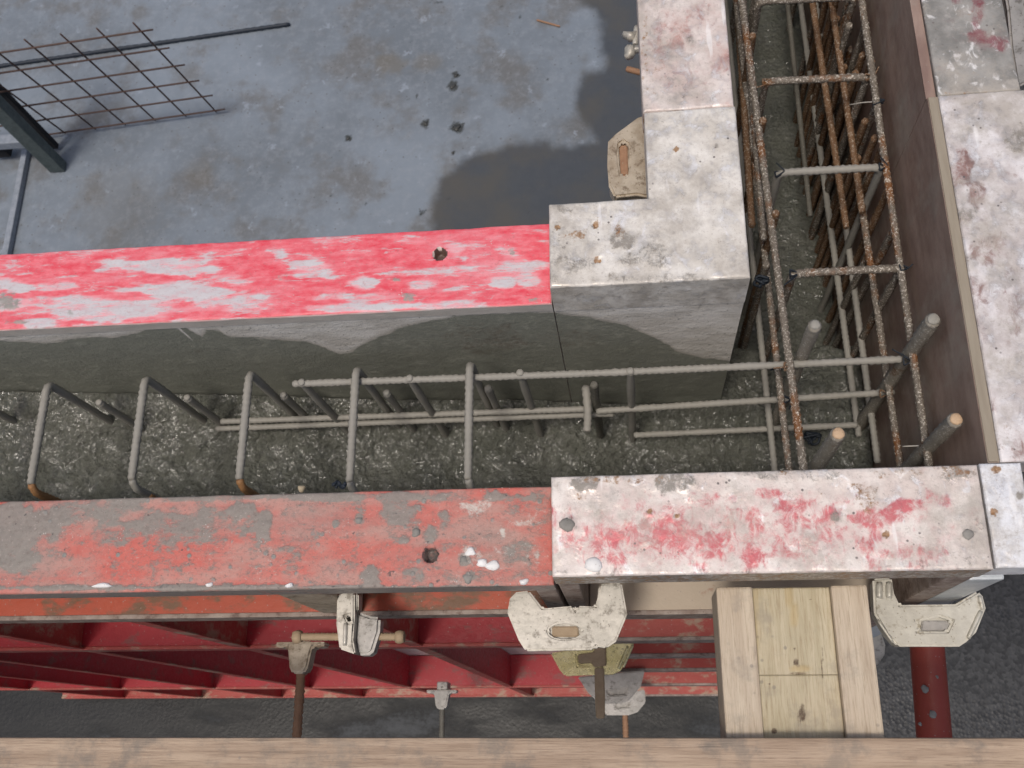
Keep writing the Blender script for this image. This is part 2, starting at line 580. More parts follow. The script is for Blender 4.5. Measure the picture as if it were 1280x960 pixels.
BAR_COAT = m_rebar('rebar with grey brown mortar coat', (.22, .20, .165), (.34, .31, .26), (.58, .55, .49), .44, (.15, .085, .045), .58)
BAR_END = m_rebar('sawn bar end', (.46, .31, .19), (.58, .42, .27), (.30, .17, .09), .4)
WIRE_RUST = m_rebar('brown mesh wire', (.055, .030, .024), (.10, .058, .045), (.14, .09, .07), .35)
BLACK = m_rebar('black tie wire', (.006, .010, .016), (.02, .028, .04), (.04, .05, .06), .3)
ROD = m_rebar('dark steel rod', (.012, .018, .03), (.03, .04, .055), (.06, .07, .08), .3)
GALV = m_galv('dull galvanised steel', (.42, .40, .35), (.58, .55, .49), (.17, .15, .12), .50)
GALV2 = m_galv('pale galvanised steel', (.48, .46, .40), (.62, .60, .53), (.26, .22, .15), .54)
GALV_BROWN = m_galv('galvanised steel with brown film', (.36, .29, .21), (.55, .48, .38), (.17, .12, .075), .5)
GALV_GREY = m_galv('grey galvanised steel', (.30, .29, .27), (.42, .40, .38), (.13, .115, .10), .52)
BRASS = m_galv('yellow passivated steel', (.60, .55, .27), (.74, .69, .42), (.36, .31, .14), .66, .55, .30, .06)
RUST = m_rust()
RUST_PALE = m_rust('pale rusty steel', (.24, .165, .10), (.46, .36, .24))
RED_RIB = m_red_plain('red painted rib', (.31, .010, .018), (.42, .025, .036), (.20, .07, .062), .52)
RED_RIB_DIRTY = m_red_plain('dirty red painted rib', (.30, .035, .030), (.42, .075, .055), (.36, .27, .19), .50)
ORANGE_RIB = m_red_plain('orange red rib caked with dirt', (.36, .055, .028), (.48, .10, .05), (.13, .095, .055), .47)
BEIGE_RIB = m_red_plain('cement splashed rib', (.44, .36, .27), (.56, .47, .38), (.34, .16, .11), .62)
DULL_FRAME = m_galv('brownish frame steel', (.21, .15, .125), (.36, .30, .26), (.12, .07, .055), .5, 0.0, .55)
PALE_FRAME = m_galv('pale blue grey frame steel', (.50, .54, .56), (.64, .67, .69), (.30, .30, .29), .6, .1, .45)
PIPE = m_red_plain('red oxide pipe paint', (.28, .045, .028), (.36, .065, .042), (.22, .05, .04), .62)
WOOD_Y = m_wood('yellow spruce', (.42, .36, .235), (.53, .465, .325), (.33, .255, .15), 'y', True, (.29, .25, .19), .52)
WOOD_P = m_wood('pinkish spruce', (.45, .365, .27), (.56, .475, .36), (.35, .27, .185), 'y', False, (.29, .25, .20), .53)
WOOD_PLANK = m_wood('weathered brown plank', (.31, .22, .15), (.44, .33, .235), (.21, .14, .09), 'x', False, (.13, .12, .105), .47)
STEEL_GREEN = m_galv('green grey steel', (.055, .075, .075), (.095, .12, .12), (.05, .05, .045), .55, .0, .6)
STEEL_PALE = m_galv('bluish grey steel tube', (.20, .23, .27), (.28, .31, .36), (.14, .14, .14), .58, .0, .6)
DARK = m_galv('dark void steel', (.008, .008, .01), (.015, .015, .017), (.01, .01, .01), .7, 0, .8)
MORTAR = m_galv('pale mortar', (.72, .71, .69), (.84, .83, .81), (.55, .53, .5), .62, 0, .6)
MORTAR_GREY = m_galv('grey mortar', (.20, .19, .17), (.30, .285, .26), (.14, .13, .12), .6, 0, .75)
CRUMB = m_galv('dark wet mortar', (.035, .038, .036), (.06, .062, .06), (.02, .02, .02), .55, 0, .5)
STONE = m_galv('ochre pebble', (.42, .34, .22), (.56, .47, .33), (.3, .22, .12), .6, 0, .6)


# ------------------------------------------------------------------ grid solids (rails, sheets, slabs with fine tops)
def steps(pairs):
    """[(start, spacing), (next, spacing) ... (end, None)] -> coordinates"""
    out = []
    for (a, d), (b_, _) in zip(pairs[:-1], pairs[1:]):
        n = max(1, int(round((b_ - a) / d)))
        out += [a + (b_ - a) * k / n for k in range(n)]
    out.append(pairs[-1][0])
    return np.array(out)


def edged(a, b_, d, e=.005):
    """spacing d with finer rings near both ends so the edges round off"""
    k = [0, .001, .0022, e]
    return np.unique(np.round(np.concatenate([[a + q for q in k], np.arange(a + e + d, b_ - e - d * .5, d), [b_ - q for q in k[::-1]]]), 6))


def rail(name, xs, ys, z, thick, mat, parent, patches=(), inside=None, pits=(), side=(.25, .5, 0), rough=.0006, seed=1, rnd=.003, extra=None, wob=.5, aniso=(1, 1), gain=.74):
    """box-like rail whose upper face is a fine dented, rounded, pitted sheet; per-point wear masks"""
    nx, ny = len(xs), len(ys)
    X, Y = np.meshgrid(xs, ys, indexing='ij')
    cell = np.ones((nx - 1, ny - 1), bool)
    if inside is not None:
        cx, cy = (xs[:-1] + xs[1:]) / 2, (ys[:-1] + ys[1:]) / 2
        CX, CY = np.meshgrid(cx, cy, indexing='ij')
        cell = inside(CX, CY)
    # distance to the outline (only near-edge values matter)
    D = np.minimum(np.minimum(X - xs[0], xs[-1] - X), np.minimum(Y - ys[0], ys[-1] - Y))
    if extra is not None:
        D = np.minimum(D, extra(X, Y))
    D = np.maximum(D, 0)
    rn = rnd * (.55 + 1.5 * np.clip(fbm(X * 35, Y * 35, seed + 3) + .5, 0, 1) ** 2)
    q = np.clip(1 - D / rn, 0, 1)
    Z = z - rn * (1 - np.sqrt(np.maximum(0, 1 - q * q))) * .9
    Z = Z + rough * 2 * fbm(X * 60, Y * 60, seed) + rough * 3.0 * fbm(X * 14, Y * 14, seed + 9)
    for (px, py, rad, dep) in pits:
        c = at(px, py, z)
        dd = np.hypot(X - c.x, Y - c.y)
        Z = np.where(dd < rad, Z - dep, Z)
        k = (dd >= rad) & (dd < rad * 1.35)
        Z = np.where(k, Z + .0012, Z)
        ang = np.arctan2(Y - c.y, X - c.x)
        ring = (np.abs(dd - rad) < .0014)
        X = np.where(ring, c.x + np.cos(ang) * np.where(dd < rad, rad * .98, rad * 1.02), X)
        Y = np.where(ring, c.y + np.sin(ang) * np.where(dd < rad, rad * .98, rad * 1.02), Y)
    idx = -np.ones((nx, ny), int)
    used = np.zeros((nx, ny), bool)
    for a in (0, 1):
        for c_ in (0, 1):
            used[a:nx - 1 + a, c_:ny - 1 + c_] |= cell
    idx[used] = np.arange(used.sum())
    vs = np.stack([X[used], Y[used], Z[used]], 1)
    I, J = np.nonzero(cell)
    fs = np.stack([idx[I, J], idx[I + 1, J], idx[I + 1, J + 1], idx[I, J + 1]], 1).tolist()
    m = paint(vs, patches, ('z', z), wob=wob, seed=seed, gain=gain, aniso=aniso) if len(patches) else np.zeros((len(vs), 3))
    cr = np.clip(m[:, 1] + .5 * fbm(vs[:, 0] * 90, vs[:, 1] * 90, seed + 4) - .35, 0, 1)
    vs[:, 2] += .0022 * cr
    for (px, py, rad, dep) in pits:
        c = at(px, py, z)
        dd = np.hypot(vs[:, 0] - c.x, vs[:, 1] - c.y)
        m[:, 2] = np.maximum(m[:, 2], (dd < rad * 1.12) * 1.0)
    # side walls
    pad = np.zeros((nx + 1, ny + 1), bool)
    pad[1:nx, 1:ny] = cell
    wv, wf = [], []
    n0 = len(vs)

    def wall(a, b_):
        k = n0 + len(wv)
        za, zb = vs[idx[a]], vs[idx[b_]]
        wv.extend([za, zb, (zb[0], zb[1], z - thick), (za[0], za[1], z - thick)])
        wf.append((k, k + 1, k + 2, k + 3))
    for i in range(nx):
        for j in range(ny - 1):
            l, r_ = pad[i, j + 1], pad[i + 1, j + 1]
            if l and not r_:
                wall((i, j), (i, j + 1))
            elif r_ and not l:
                wall((i, j + 1), (i, j))
    for i in range(nx - 1):
        for j in range(ny):
            l, r_ = pad[i + 1, j], pad[i + 1, j + 1]
            if l and not r_:
                wall((i + 1, j), (i, j))
            elif r_ and not l:
                wall((i, j), (i + 1, j))
    allv = np.concatenate([vs, np.array(wv).reshape(-1, 3)])
    # underside, simple
    k = len(allv)
    me = bpy.data.meshes.new(name)
    bv = []
    bf = []
    cxs = [0, nx - 1] if inside is None else list(range(0, nx))
    if inside is None:
        bv = [(xs[0], ys[0], z - thick), (xs[-1], ys[0], z - thick), (xs[-1], ys[-1], z - thick), (xs[0], ys[-1], z - thick)]
        bf = [(k + 3, k + 2, k + 1, k)]
        allv = np.concatenate([allv, np.array(bv)])
    me.from_pydata(allv.tolist(), [], fs + wf + bf)
    me.update()
    mm = np.concatenate([m, np.tile(np.array(side, float), (len(allv) - len(m), 1))])
    set_mask(me, mm)
    o = link(name, me, mat, parent)
    me.polygons.foreach_set('use_smooth', [True] * len(fs) + [False] * (len(wf) + len(bf)))
    return o


def sheet(name, plane, us, zs, mat, parent, maskfn=None, thick=.014, out=1, patches=(), rough=.0008, seed=2):
    """vertical form face on x= or y=plane, fine grid facing the trench, with a plain back"""
    ax, val = plane
    U, Zg = np.meshgrid(us, zs, indexing='ij')
    off = rough * 2 * fbm(U * 30, Zg * 30, seed)
    n = len(us)
    m_ = len(zs)
    P = np.zeros((n * m_, 3))
    a, w = (0, 1) if ax == 'y' else (1, 0)
    P[:, a] = U.ravel()
    P[:, w] = val + off.ravel() + out * .0012
    P[:, 2] = Zg.ravel()
    idx = np.arange(n * m_).reshape(n, m_)
    fs = np.stack([idx[:-1, :-1].ravel(), idx[1:, :-1].ravel(), idx[1:, 1:].ravel(), idx[:-1, 1:].ravel()], 1).tolist()
    mask = np.zeros((len(P), 3))
    if maskfn is not None:
        mask[:, 0] = maskfn(U.ravel(), Zg.ravel())
    if len(patches):
        mm = paint(P, patches, plane, seed=seed)
        mask = np.maximum(mask, mm) if maskfn is None else np.stack([mask[:, 0], mm[:, 1], mm[:, 2]], 1)
    k = len(P)
    c = []
    for uu, zz in ((us[0], zs[0]), (us[-1], zs[0]), (us[-1], zs[-1]), (us[0], zs[-1])):
        for d in (.0012, thick):
            q = [0, 0, zz]
            q[a] = uu
            q[w] = val + out * d
            c.append(q)
    bf = [(k + 1, k + 3, k + 5, k + 7)] + [(k + 2 * i, k + (2 * i + 2) % 8, k + (2 * i + 3) % 8, k + 2 * i + 1) for i in range(4)]
    P = np.concatenate([P, np.array(c)])
    mask = np.concatenate([mask, np.zeros((8, 3))])
    me = bpy.data.meshes.new(name)
    me.from_pydata(P.tolist(), [], fs + bf)
    me.update()
    set_mask(me, mask)
    o = link(name, me, mat, parent)
    me.polygons.foreach_set('use_smooth', [True] * len(fs) + [False] * len(bf))
    return o


# ------------------------------------------------------------------ bars
def bar(name, pts, rad, mat, parent=None, rib=True, fillet=.016, seg=9, step_=.0045, cap=True):
    pts = [Vector(p) for p in pts]
    path = [pts[0]]
    for i in range(1, len(pts) - 1):
        a, c, d = pts[i - 1], pts[i], pts[i + 1]
        f = min(fillet, (a - c).length * .45, (d - c).length * .45)
        p0, p1 = c + (a - c).normalized() * f, c + (d - c).normalized() * f
        for k in range(6):
            t = k / 5
            path.append(p0 * (1 - t) ** 2 + c * 2 * t * (1 - t) + p1 * t * t)
    path.append(pts[-1])
    fine = []
    for a, c in zip(path[:-1], path[1:]):
        n = max(1, int(round((c - a).length / step_)))
        fine += [a.lerp(c, k / n) for k in range(n)]
    fine.append(path[-1])
    vs, fs = [], []
    t0 = (fine[1] - fine[0]).normalized()
    nrm = t0.orthogonal().normalized()
    for i, p in enumerate(fine):
        t = (fine[min(i + 1, len(fine) - 1)] - fine[max(i - 1, 0)]).normalized()
        nrm = (nrm - t * nrm.dot(t)).normalized()
        bn = t.cross(nrm)
        rr = rad * ((1.11 if i % 2 else .90) * (1 + .07 * math.sin(i * .23 + p.x * 40) * math.sin(i * .071 + p.y * 60)) if rib else 1)
        if cap and i in (0, len(fine) - 1):
            rr *= .82
        for k in range(seg):
            an = 2 * math.pi * k / seg
            vs.append(p + (nrm * math.cos(an) + bn * math.sin(an)) * rr * (1 + (.05 * math.sin(i * 1.7 + k * 2.3) if rib else 0)))
        if i:
            for k in range(seg):
                a, c = (i - 1) * seg + k, (i - 1) * seg + (k + 1) % seg
                fs.append((a, c, c + seg, a + seg))
    L = (len(fine) - 1) * seg
    fs.append(tuple(range(seg))[::-1])
    fs.append(tuple(L + k for k in range(seg)))
    me = bpy.data.meshes.new(name)
    me.from_pydata([tuple(v) for v in vs], [], fs)
    me.update()
    me.polygons.foreach_set('use_smooth', [True] * (len(fs) - 2) + [False] * 2)
    return link(name, me, mat, parent)


# ------------------------------------------------------------------ plates with holes (clamps)
def inpoly(x, y, poly):
    c = False
    j = len(poly) - 1
    for i in range(len(poly)):
        xi, yi = poly[i]
        xj, yj = poly[j]
        if (yi > y) != (yj > y) and x < (xj - xi) * (y - yi) / (yj - yi) + xi:
            c = not c
        j = i
    return c


def plate(name, outer, holes, zt, th, mat, parent, bev=.002):
    """horizontal plate: outer / holes as xy lists"""
    loops = [outer] + list(holes)
    vs, ed = [], []
    for lp in loops:
        k = len(vs)
        vs += [Vector(p) for p in lp]
        ed += [(k + i, k + (i + 1) % len(lp)) for i in range(len(lp))]
    V, E_, F_, *_ = delaunay_2d_cdt(vs, ed, [], 0, 1e-6)
    keep = []
    for f in F_:
        cx = sum(V[i].x for i in f) / len(f)
        cy = sum(V[i].y for i in f) / len(f)
        if inpoly(cx, cy, outer) and not any(inpoly(cx, cy, h) for h in holes):
            keep.append(f)
    bm = bmesh.new()
    bv = [bm.verts.new((v.x, v.y, zt)) for v in V]
    for f in keep:
        try:
            bm.faces.new([bv[i] for i in f])
        except ValueError:
            pass
    ext = bmesh.ops.extrude_face_region(bm, geom=bm.faces[:])
    for g in ext['geom']:
        if isinstance(g, bmesh.types.BMVert):
            g.co.z -= th
    bmesh.ops.recalc_face_normals(bm, faces=bm.faces)
    es = [e for e in bm.edges if len(e.link_faces) == 2 and e.calc_face_angle(0) > .7]
    if bev:
        bmesh.ops.bevel(bm, geom=es, offset=bev, segments=2, affect='EDGES', clamp_overlap=True)
    me = bpy.data.meshes.new(name)
    bm.to_mesh(me)
    bm.free()
    return link(name, me, mat, parent)


def px_poly(pts, z):
    return [(p.x, p.y) for p in (at(x, y, z) for x, y in pts)]


def oval(cx, cy, rx, ry, z, n=14, ang=0):
    c, s_ = math.cos(ang), math.sin(ang)
    return px_poly([(cx + rx * math.cos(2 * math.pi * k / n) * c - ry * math.sin(2 * math.pi * k / n) * s_,
                     cy + rx * math.cos(2 * math.pi * k / n) * s_ + ry * math.sin(2 * math.pi * k / n) * c) for k in range(n)], z)


def blob(name, c, rx, ry, rz, mat, parent=None, seed=0, rough=.25):
    bm = bmesh.new()
    bmesh.ops.create_icosphere(bm, subdivisions=2, radius=1)
    rnd = random.Random(seed)
    ph = [rnd.uniform(0, 6) for _ in range(6)]
    for v in bm.verts:
        p = v.co
        k = 1 + rough * (math.sin(3 * p.x + ph[0]) * math.sin(2.5 * p.y + ph[1]) + .6 * math.sin(5 * p.y + ph[2]) * math.sin(4 * p.z + ph[3]))
        v.co = Vector((p.x * rx * k + c[0], p.y * ry * k + c[1], p.z * rz * k + c[2]))
    me = bpy.data.meshes.new(name)
    bm.to_mesh(me)
    bm.free()
    return link(name, me, mat, parent, True)


# ================================================================== THE PLACE
ZR, ZW = 0.0, 0.05                # tops of the red panels / of the taller white pieces
ZF, ZG = -2.65, -3.05             # slab inside, ground outside
YO, YI = 0.296, 0.540             # trench faces of the outer and inner forms (run to the left)
XI, XO = 0.160, 0.402             # trench faces of the inner and outer forms (run away from us)
TH = 0.12
BOT = -2.64

# ---- ground, floor
gs = 300
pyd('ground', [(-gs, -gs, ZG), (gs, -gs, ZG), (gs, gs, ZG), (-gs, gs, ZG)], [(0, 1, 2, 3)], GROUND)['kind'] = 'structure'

fx = steps([(-9, .5), (-3.4, .018), (.30, .1), (.39, None)])
fy = steps([(.30, .3), (1.5, .018), (3.9, .4), (12, None)])
FX, FY = np.meshgrid(fx, fy, indexing='ij')
P = np.stack([FX.ravel(), FY.ravel(), np.full(FX.size, ZF)], 1)
wet_px = [(540, 300), (539, 278), (541, 255), (548, 232), (560, 214), (580, 199), (603, 188), (635, 181), (665, 176), (682, 176), (692, 183), (712, 184), (733, 180), (744, 174),
          (736, 164), (726, 150), (720, 135), (718, 118), (724, 101), (735, 90), (748, 86), (757, 84), (753, 62), (753, 44), (748, 25), (742, 12), (722, 0), (715, -14), (900, -14), (900, 300)]
wp = [tuple(at(x, y, ZF))[:2] for x, y in wet_px]
wpa = np.array(wp)
ins = np.zeros(len(P), bool)
jj = len(wpa) - 1
for ii in range(len(wpa)):
    (xi, yi), (xj, yj) = wpa[ii], wpa[jj]
    with np.errstate(divide='ignore', invalid='ignore'):
        k = ((yi > P[:, 1]) != (yj > P[:, 1])) & (P[:, 0] < (xj - xi) * (P[:, 1] - yi) / (yj - yi) + xi)
    ins ^= k
    jj = ii
dist = np.full(len(P), 9.0)
for ii in range(len(wpa)):
    a, c = wpa[ii], wpa[(ii + 1) % len(wpa)]
    d = c - a
    t = np.clip(((P[:, :2] - a) @ d) / (d @ d + 1e-12), 0, 1)
    dist = np.minimum(dist, np.hypot(*(P[:, :2] - a - t[:, None] * d).T))
sdist = np.where(ins, dist, -dist)
fm = np.zeros((len(P), 3))
fm[:, 0] = sst(-.08, .08, sdist)
spots = [(570, 93, 6, 5, 1, 1), (567, 107, 8, 8, 1, 1), (571, 160, 11, 9, 1, 1), (532, 155, 7, 6, 1, 1), (435, 173, 5, 5, 1, 1), (457, 255, 4, 4, 1, .8),
         (566, 190, 4, 3, 1, .9), (509, 123, 3, 3, 1, .8), (522, 121, 3, 3, 1, .8), (628, 8, 4, 3, 1, .8), (650, 20, 4, 3, 1, .7), (528, 265, 5, 5, 1, .7), (525, 270, 3, 3, 1, .7),
         (545, 3, 12, 4, 1, .6), (560, 250, 3, 3, 1, .6), (690, 75, 3, 3, 1, .5), (488, 80, 22, 14, 2, .8), (535, 78, 20, 12, 2, .6), (560, 240, 22, 30, 2, .5), (150, 260, 60, 60, 2, .35), (250, 215, 20, 20, 2, .4)]
spots += [(395 + random.uniform(0, 330), random.uniform(20, 270), random.uniform(1, 2.4), random.uniform(1, 2.2), 1, random.uniform(.4, .8)) for _ in range(40)]
sp = paint(P, spots, ('z', ZF), wob=.3)
fm[:, 1:] = np.maximum(fm[:, 1:], sp[:, 1:])
idx = np.arange(FX.size).reshape(FX.shape)
n0 = len(P)
vs = np.concatenate([P, [(-9, .3, ZG - .1), (.39, .3, ZG - .1), (.39, 12, ZG - .1), (-9, 12, ZG - .1), (-9, .3, ZF), (.39, .3, ZF), (.39, 12, ZF), (-9, 12, ZF)]])
fs = np.stack([idx[:-1, :-1].ravel(), idx[1:, :-1].ravel(), idx[1:, 1:].ravel(), idx[:-1, 1:].ravel()], 1).tolist()
fs += [(n0, n0 + 1, n0 + 5, n0 + 4), (n0 + 1, n0 + 2, n0 + 6, n0 + 5), (n0 + 2, n0 + 3, n0 + 7, n0 + 6), (n0 + 3, n0, n0 + 4, n0 + 7)]
me = bpy.data.meshes.new('floor')
me.from_pydata(vs.tolist(), [], fs)
me.update()
set_mask(me, np.concatenate([fm, np.zeros((8, 3))]))
link('floor', me, FLOOR)['kind'] = 'structure'

# ---- fresh concrete between the forms
cx_ = steps([(-2.4, .02), (-1.08, .0036), (XO - .002, None)])
cy_ = steps([(YO + .002, .0036), (1.35, .02), (2.4, None)])
CX, CY = np.meshgrid(cx_, cy_, indexing='ij')


def conc_z(X, Y):
    z = np.interp(X, [-2.4, -1.0, -.62, -.43, -.2, .0, .16, .3, .402], [-.21, -.245, -.30, -.345, -.375, -.415, -.435, -.46, -.45])
    z = z - .035 * np.sin(np.clip((Y - YO) / (YI - YO), 0, 1) * math.pi) * (X < XI + .05)
    z = np.where(Y > YI, z - .02 * np.clip((Y - YI) / .3, 0, 1), z)
    z = z + .018 * fbm(X * 11, Y * 11, 4) + .013 * fbm(X * 38, Y * 38, 8) + .006 * fbm(X * 120, Y * 120, 12, 2)
    edge_y = .655 + .03 * fbm(X * 14, X * 0 + 2, 6) + .012 * fbm(X * 60, Y * 60, 9)
    soft = sst(-.012, .016, Y - edge_y)          # the fresh lift ends in a ragged step
    return z * (1 - soft) + soft * (-.60 + .010 * fbm(X * 9, Y * 9, 3) + .004 * fbm(X * 60, Y * 60, 13))


CZ = conc_z(CX, CY)
cell = np.ones((len(cx_) - 1, len(cy_) - 1), bool)
mx, my = (cx_[:-1] + cx_[1:]) / 2, (cy_[:-1] + cy_[1:]) / 2
cell &= (mx[:, None] > XI) | (my[None, :] < YI)
idx = -np.ones(CX.shape, int)
used = np.zeros(CX.shape, bool)
for a in (0, 1):
    for c in (0, 1):
        used[a:len(cx_) - 1 + a, c:len(cy_) - 1 + c] |= cell
idx[used] = np.arange(used.sum())
I, J = np.nonzero(cell)
vs = np.stack([CX[used], CY[used], CZ[used]], 1)
fs = np.stack([idx[I, J], idx[I + 1, J], idx[I + 1, J + 1], idx[I, J + 1]], 1).tolist()
n0 = len(vs)
L = [(-2.4, YO + .004), (XO - .004, YO + .004), (XO - .004, 2.4), (XI + .004, 2.4), (XI + .004, YI - .004), (-2.4, YI - .004)]
body = [(x, y, -.66) for x, y in L] + [(x, y, ZG + .002) for x, y in L]
vs = np.concatenate([vs, body])
for i in range(6):
    j = (i + 1) % 6
    fs.append((n0 + i, n0 + j, n0 + 6 + j, n0 + 6 + i))
me = bpy.data.meshes.new('concrete_wall')
me.from_pydata(vs.tolist(), [], fs)
me.update()
me.polygons.foreach_set('use_smooth', [True] * (len(fs) - 6) + [False] * 6)
cw = link('concrete_wall', me, FRESH)
tag(cw, 'freshly poured wet grey concrete filling the L shaped trench between the forms', 'concrete wall')

# ================================================================== FORMWORK
FW = 'formwork panels around the trench'


def curve_mask(plane, pxs, soft=.022):
    """1 below the splash line given by photo points on the plane"""
    ax, val = plane
    pts = [to_plane(x, y, plane) for x, y in pxs]
    i = 0 if ax == 'y' else 1
    us = np.array([p[i] for p in pts])
    zz = np.array([p[2] for p in pts])
    o = np.argsort(us)
    us, zz = us[o], zz[o]

    def f(U, Z):
        line = np.interp(U, us, zz)
        return sst(soft, -soft, 0 * U + (Z - line)) if False else 1 - sst(-soft, soft, Z - line)
    return f


splash = curve_mask(('y', YI), [(-200, 425), (0, 428), (60, 430), (100, 424), (140, 423), (175, 416), (192, 408), (200, 402), (214, 402), (222, 413), (240, 426), (252, 422), (258, 414), (275, 415), (282, 421),
                               (330, 424), (380, 428), (400, 434), (425, 444), (438, 443), (452, 434), (475, 422), (500, 410), (530, 404), (570, 397), (620, 393), (690, 392), (740, 398), (785, 408), (820, 424), (845, 440), (880, 449), (915, 453)])

# ---- inner red panel (left run)
t = empty('wall_formwork', (-.75, .60, ZR), 'red form panel with long white scuffs on its top, beside the grey slab', 'formwork', FW)
xs = np.concatenate([steps([(-2.4, .03), (-.98, None)])[:-1], edged(-.98, -.0895, .0028)[4:]])
ys = edged(YI, .659, .0028)
red_in = [(80, 358, 26, 6, 0, 1), (195, 335, 58, 11, 0, 1), (210, 365, 62, 13, 0, 1), (100, 380, 42, 10, 0, .9), (130, 395, 75, 9, 0, 1), (45, 403, 30, 8, 0, 1), (3, 352, 18, 9, 0, 1), (25, 360, 16, 5, 0, .9),
          (290, 350, 26, 8, 0, .8), (250, 378, 32, 10, 0, .8), (390, 332, 36, 8, 0, .9), (405, 342, 28, 7, 0, .9), (455, 352, 17, 12, 0, 1), (350, 318, 10, 6, 0, .8), (570, 315, 12, 8, 0, .7), (580, 325, 9, 8, 0, .7),
          (630, 355, 14, 7, 0, .9), (640, 320, 20, 8, 0, .55), (525, 355, 22, 8, 0, .8), (660, 350, 14, 8, 0, .7), (500, 384, 220, 6, 0, .7), (160, 385, 190, 16, 0, .6), (420, 372, 80, 8, 0, .5), (610, 330, 60, 20, 0, .35),
          (8, 378, 18, 14, 1, 1), (25, 402, 18, 9, 1, .9), (495, 349, 8, 6, 1, 1), (511, 373, 12, 8, 1, 1), (545, 390, 18, 4, 1, .9), (640, 316, 5, 5, 1, .9), (600, 388, 70, 3, 1, .8), (670, 376, 16, 7, 1, .6), (350, 345, 8, 4, 1, .5),
          (87, 396, 5, 9, 1, .6), (500, 320, 3, 3, 1, .6)]
rail('top_rail', xs, ys, ZR, .022, RED_TOP, t, red_in, pits=[(550, 318, .0085, .014)], side=(.2, 1.2, 0), seed=11, wob=1.0, aniso=(.3, 1.3), gain=.8)
sheet('sheet', ('y', YI), steps([(-2.4, .03), (-1.05, .004), (-.0895, None)]), steps([(-2.64, .2), (-.56, .02), (-.45, .004), (-.0225, None)]), SHEET, t, splash,
      patches=[(610, 425, 70, 25, 1, .55), (530, 440, 40, 18, 1, .4), (700, 420, 40, 14, 1, .4), (250, 440, 30, 4, 1, .4)])
for z in (-.35, -1.1, -1.85, -2.58):
    box('rib', (-2.4, YI + .03, z - .03), (-.092, .655, z + .03), RED_RIB, t)
for x in (-.12, -.46, -.80, -1.15, -1.5, -1.85, -2.2):
    box('stiffener', (x - .004, YI + .02, -2.55), (x + .004, .652, -.024), RED_RIB, t, 0)

# ---- inner white corner piece: 25 x 25 cm legs
t = empty('corner_formwork', (XI, YI, ZW), 'whitish metal corner form, L shaped, with a grey stained left leg', 'corner formwork', FW)
xs = np.unique(np.concatenate([edged(-.0878, XI, .0028), np.array([.0400, .0410, .0422, .045])]))
ys = np.unique(np.concatenate([edged(YI, .7895, .0028), np.array([.6600, .6590, .6578, .655])]))
cor = [(705, 262, 14, 8, 1, .7), (752, 295, 34, 14, 1, .45), (775, 300, 20, 14, 1, .95), (790, 325, 20, 9, 1, .8), (822, 320, 24, 18, 1, .75), (720, 332, 34, 14, 1, .7), (700, 300, 14, 30, 1, .5), (820, 349, 130, 7, 1, .65),
       (690, 345, 12, 8, 1, .8), (718, 293, 18, 9, 2, .8), (775, 288, 8, 12, 2, .7), (748, 278, 8, 6, 2, .5), (697, 284, 4, 4, 1, 1), (905, 262, 22, 12, 1, .35), (870, 300, 60, 25, 1, .2), (845, 187, 4, 4, 1, 1), (895, 183, 3, 3, 1, .9),
       (745, 281, 4, 4, 2, 1), (820, 150, 14, 8, 1, .4), (930, 335, 12, 12, 1, .5)]
rail('top_rail', xs, ys, ZW, .075, WHITE_COR, t, cor, inside=lambda X, Y: (X > .041) | (Y < .659), pits=[(745, 281, .0034, .006), (747, 325, .0034, .006), (697, 284, .003, .003), (845, 187, .003, .002)],
     side=(.0, .22, 0), seed=21, extra=lambda X, Y: np.where((X < .041) | (Y < .659), 9, 9) * 0 + np.maximum(np.abs(X - .041) * (Y >= .659) + 9 * (Y < .659), 0).clip(0, 9) if False else
     np.minimum(np.where(Y >= .6585, np.abs(X - .0405), 9), np.where(X <= .0415, np.abs(Y - .6595), 9)))
sheet('sheet', ('y', YI), steps([(-.0878, .004), (XI - .0005, None)]), steps([(-2.64, .2), (-.60, .02), (-.5, .004), (-.0255, None)]), SHEET, t, splash, patches=[(720, 425, 50, 14, 1, .5), (880, 375, 60, 30, 1, .2)])
sheet('sheet', ('x', XI), steps([(YI + .0155, .01), (.7895, None)]), steps([(-2.64, .3), (-.6, .03), (-.0255, None)]), SHEET, t, lambda U, Z: 1 - sst(-.25, -.15, Z), out=-1)
box('back_rail', (-.0878, .628, BOT), (-.06, .658, -.026), WHITE_COR, t)
box('back_rail', (.044, .76, BOT), (.074, .7885, -.026), WHITE_COR, t)

# ---- inner panel of the run going away
t = empty('wall_formwork', (.10, 1.5, ZW), 'worn pinkish white form panel beyond the seam of the L shaped corner', 'formwork', FW)
xs = edged(.0395, .1585, .0028)
ys = np.concatenate([edged(.7912, 1.12, .0028)[:-4], steps([(1.12, .03), (2.4, None)])])
rail('top_rail', xs, ys, ZW - .002, .05, WHITE_UP, t, [(840, 40, 34, 34, 0, .6), (900, 72, 16, 22, 0, .55), (880, 20, 20, 20, 0, .4), (815, 100, 12, 30, 2, .35), (862, 50, 7, 7, 1, .8), (880, 122, 50, 7, 1, .5), (860, 95, 40, 24, 0, .3), (806, 60, 5, 60, 2, .6)], seed=31, side=(.3, .2, .5))
sheet('sheet', ('x', XI), steps([(.7912, .05), (2.4, None)]), steps([(-2.64, .3), (-.6, .05), (-.0525, None)]), SHEET, t, lambda U, Z: 1 - sst(-.25, -.15, Z), out=-1)
for z in (-.30, -1.1, -1.85, -2.58):
    box('rib', (.115, .793, z - .03), (.14, 2.4, z + .03), RED_RIB_DIRTY, t)
for y in (.81, 1.15, 1.5, 1.85):
    box('stiffener', (.118, y - .004, -2.55), (.1435, y + .004, -.055), RED_RIB_DIRTY, t, 0)

